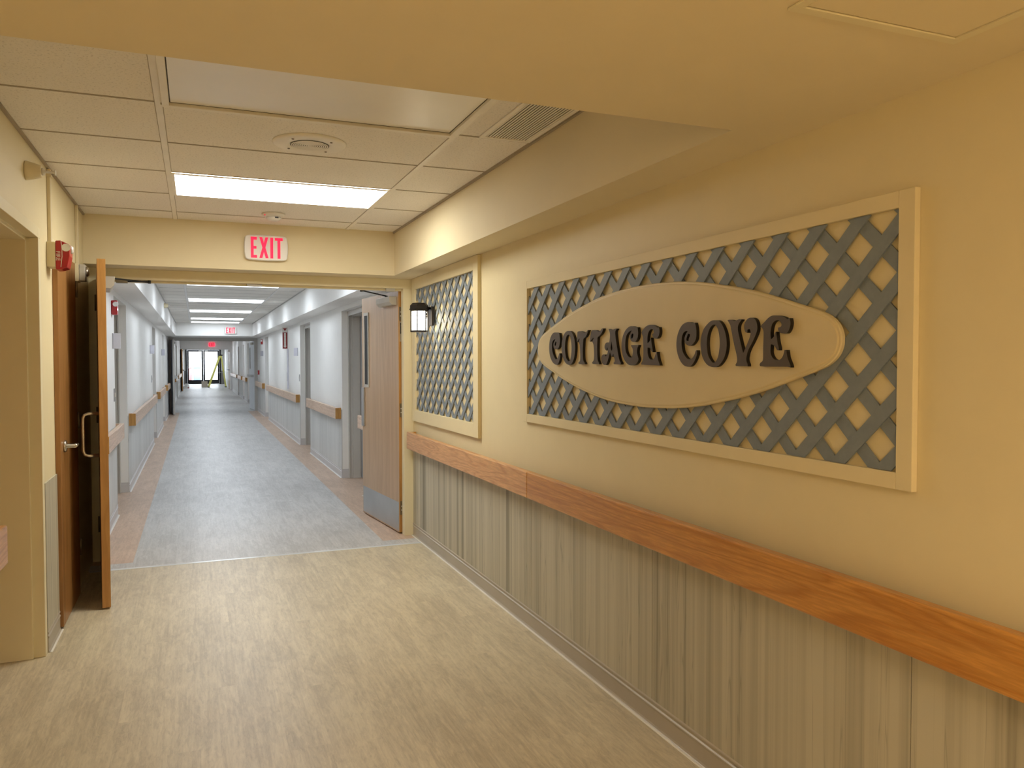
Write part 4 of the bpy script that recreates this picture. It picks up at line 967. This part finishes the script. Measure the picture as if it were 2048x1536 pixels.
fe = empty('extinguisher_sign', (RW, 15.9, 1.67), 'tall red FIRE EXTINGUISHER sign with arrows on the right corridor wall', 'sign')
xl, xr, zb, zt, ys = RW-.098, RW-.0003, 1.675, 2.093, 15.9
part('plate', B(xl, xr, ys, ys+.006, zb, zt), M['white_plastic'], fe)
bm = new(); box(bm, xl+.006, xr-.006, ys-.002, ys, zb+.008, 1.995); prism(bm, [(xl+.014, 2.075), (xr-.014, 2.075), ((xl+xr)/2, 2.02)], 'y', ys-.002, ys)
part('red_field', bm, M['red_dark'], fe)
bm = new(); box(bm, (xl+xr)/2-.017, (xl+xr)/2+.017, ys-.004, ys-.002, zb+.06, 1.985)
prism(bm, [((xl+xr)/2-.03, zb+.06), ((xl+xr)/2, zb+.018), ((xl+xr)/2+.03, zb+.06)], 'y', ys-.004, ys-.002); part('white_arrow', bm, M['white_plastic'], fe)
for i, ch in enumerate('FIREEXTINGUISHER'):
    z = 1.972-i*.0145-(.012 if i > 3 else 0)
    T = Matrix.Translation(-fe.location) @ facing(0, -1, ((xl+xr)/2, ys-.0042, z))
    curve_mesh('letter_'+ch.lower(), None, .0008, M['red_dark'], fe, T, is_text=ch, size=.018)
rc = empty('conduit_raceway', (RW, 15.75, .90), 'pale vertical raceway under the red fire extinguisher sign', 'raceway')
part('cover', B(RW-.03, RW-.0003, 15.72, 15.79, .90, 1.672), M['sign_white'], rc, bevel=.004)
part('grey_insert', B(RW-.033, RW-.03, 15.735, 15.775, 1.05, 1.22), M['sign_grey'], rc)

# ------------------------------------------------------------ at the far end
ld = empty('step_ladder', (1.1, 46.5, 0), 'yellow fibreglass step ladder with black top cap by the exit doors', 'ladder')
def bar(bm, p, q, w, d):
    p, q = Vector(p), Vector(q); ax = (q-p).normalized(); a = Vector((0,1,0)); b = ax.cross(a).normalized()
    vs = []
    for c in (p, q):
        for i, j in ((-1,-1),(1,-1),(1,1),(-1,1)): vs.append(bm.verts.new(c+a*w*i/2+b*d*j/2))
    for f in ((0,1,2,3),(7,6,5,4),(0,4,5,1),(1,5,6,2),(2,6,7,3),(3,7,4,0)): bm.faces.new([vs[i] for i in f])
for nm, xb_, w0, w1, d in (('front_rail', .64, .26, .15, .10), ('rear_rail', 1.53, .22, .13, .07)):
    xt = 1.24 if xb_ < 1 else 1.30
    for s in (-1, 1):
        bm = new(); bar(bm, (xb_, 46.5+s*w0, .04), (xt, 46.5+s*w1, 1.74), .03, d); part(nm, bm, M['yellow'], ld)
        bm = new(); box(bm, xb_-.05, xb_+.05, 46.5+s*w0-.025, 46.5+s*w0+.025, 0, .05); part('foot', bm, M['black'], ld)
bm = new(); box(bm, 1.17, 1.38, 46.32, 46.68, 1.735, 1.80); part('top_cap', bm, M['black'], ld, bevel=.008)
for k in range(5):
    t = (k+1)/6; bm = new(); x = .64+(1.24-.64)*t; z = .04+1.70*t; w = .26+(.15-.26)*t
    box(bm, x-.045, x+.045, 46.5-w, 46.5+w, z-.012, z+.012); part('step', bm, M['steel'], ld)
bm = new(); box(bm, .92, 1.43, 46.28, 46.295, .80, .82); part('spreader', bm, M['steel'], ld)

cb = empty('cardboard_box', (.46, 46.9, 0), 'small cardboard box on the floor beside the foot of the ladder', 'box')
bm = new(); box(bm, .28, .60, 46.9, 47.2, 0, .32); part('body', bm, M['card'], cb)
bm = new(); prism(bm, [(.28,.321),(.285,.326),(.45,.33),(.45,.325)], 'y', 46.9, 47.2); prism(bm, [(.60,.321),(.595,.326),(.452,.332),(.452,.326)], 'y', 46.9, 47.2); part('flap', bm, M['card'], cb)
M['pack'] = plain('white_packaging', (.75,.73,.70), .7)
pk = tag(obj('packaging_pile', B(0,1,0,1,0,1), M['pack']), 'low heap of white packaging on the floor left of the exit doors', 'packaging')
me = pk.data; bm = new(); random.seed(4)
for k in range(6):
    x, y, s = random.uniform(-.62,-.34), random.uniform(45.9,46.6), random.uniform(.07,.14)
    poly = [(x+s*math.cos(t+.3*k)*random.uniform(.7,1.1), y+s*1.4*math.sin(t+.3*k)) for t in [2*PI*i/6 for i in range(6)]]
    prism(bm, poly, 'z', .0 if k < 4 else .06, random.uniform(.06,.13) if k < 4 else .22)
bmesh.ops.recalc_face_normals(bm, faces=bm.faces); bm.to_mesh(me); bm.free()
tb = empty('tool_tray', (-.50, 45.4, 0), 'flat white tray with dark red end on the floor by the left brown leaf', 'tray')
part('tray', B(-.66, -.42, 45.3, 45.55, 0, .05), M['pack'], tb, bevel=.01)
part('dark_handle', B(-.42, -.34, 45.33, 45.5, .0, .05), M['red_dark'], tb, bevel=.01)

# outside, seen blown out through the glass
bn = empty('outdoor_bin', (.08, 62, -.06), 'pale blue rounded bin outside the left glass door', 'bin')
bm = new(); lathe(bm, [(.24,0),(.26,.5),(.26,.95),(.20,1.10),(.05,1.16)], (.08,62,-.06), 'z', 32); part('body', bm, M['blue'], bn)
bm = new(); lathe(bm, [(.27,.52),(.27,.56)], (.08,62,-.06), 'z', 32); part('band', bm, M['sign_grey'], bn)
po = empty('bollard', (-.38, 62, -.06), 'faded red post outside, left of the pale blue bin', 'post')
bm = new(); lathe(bm, [(.09,0),(.09,1.0),(.05,1.06)], (-.38,62,-.06), 'z', 20); part('post', bm, M['pink'], po)
bm = new(); lathe(bm, [(.14,-.0),(.14,.03)], (-.38,62,-.06), 'z', 20); part('base_plate', bm, M['sign_grey'], po)
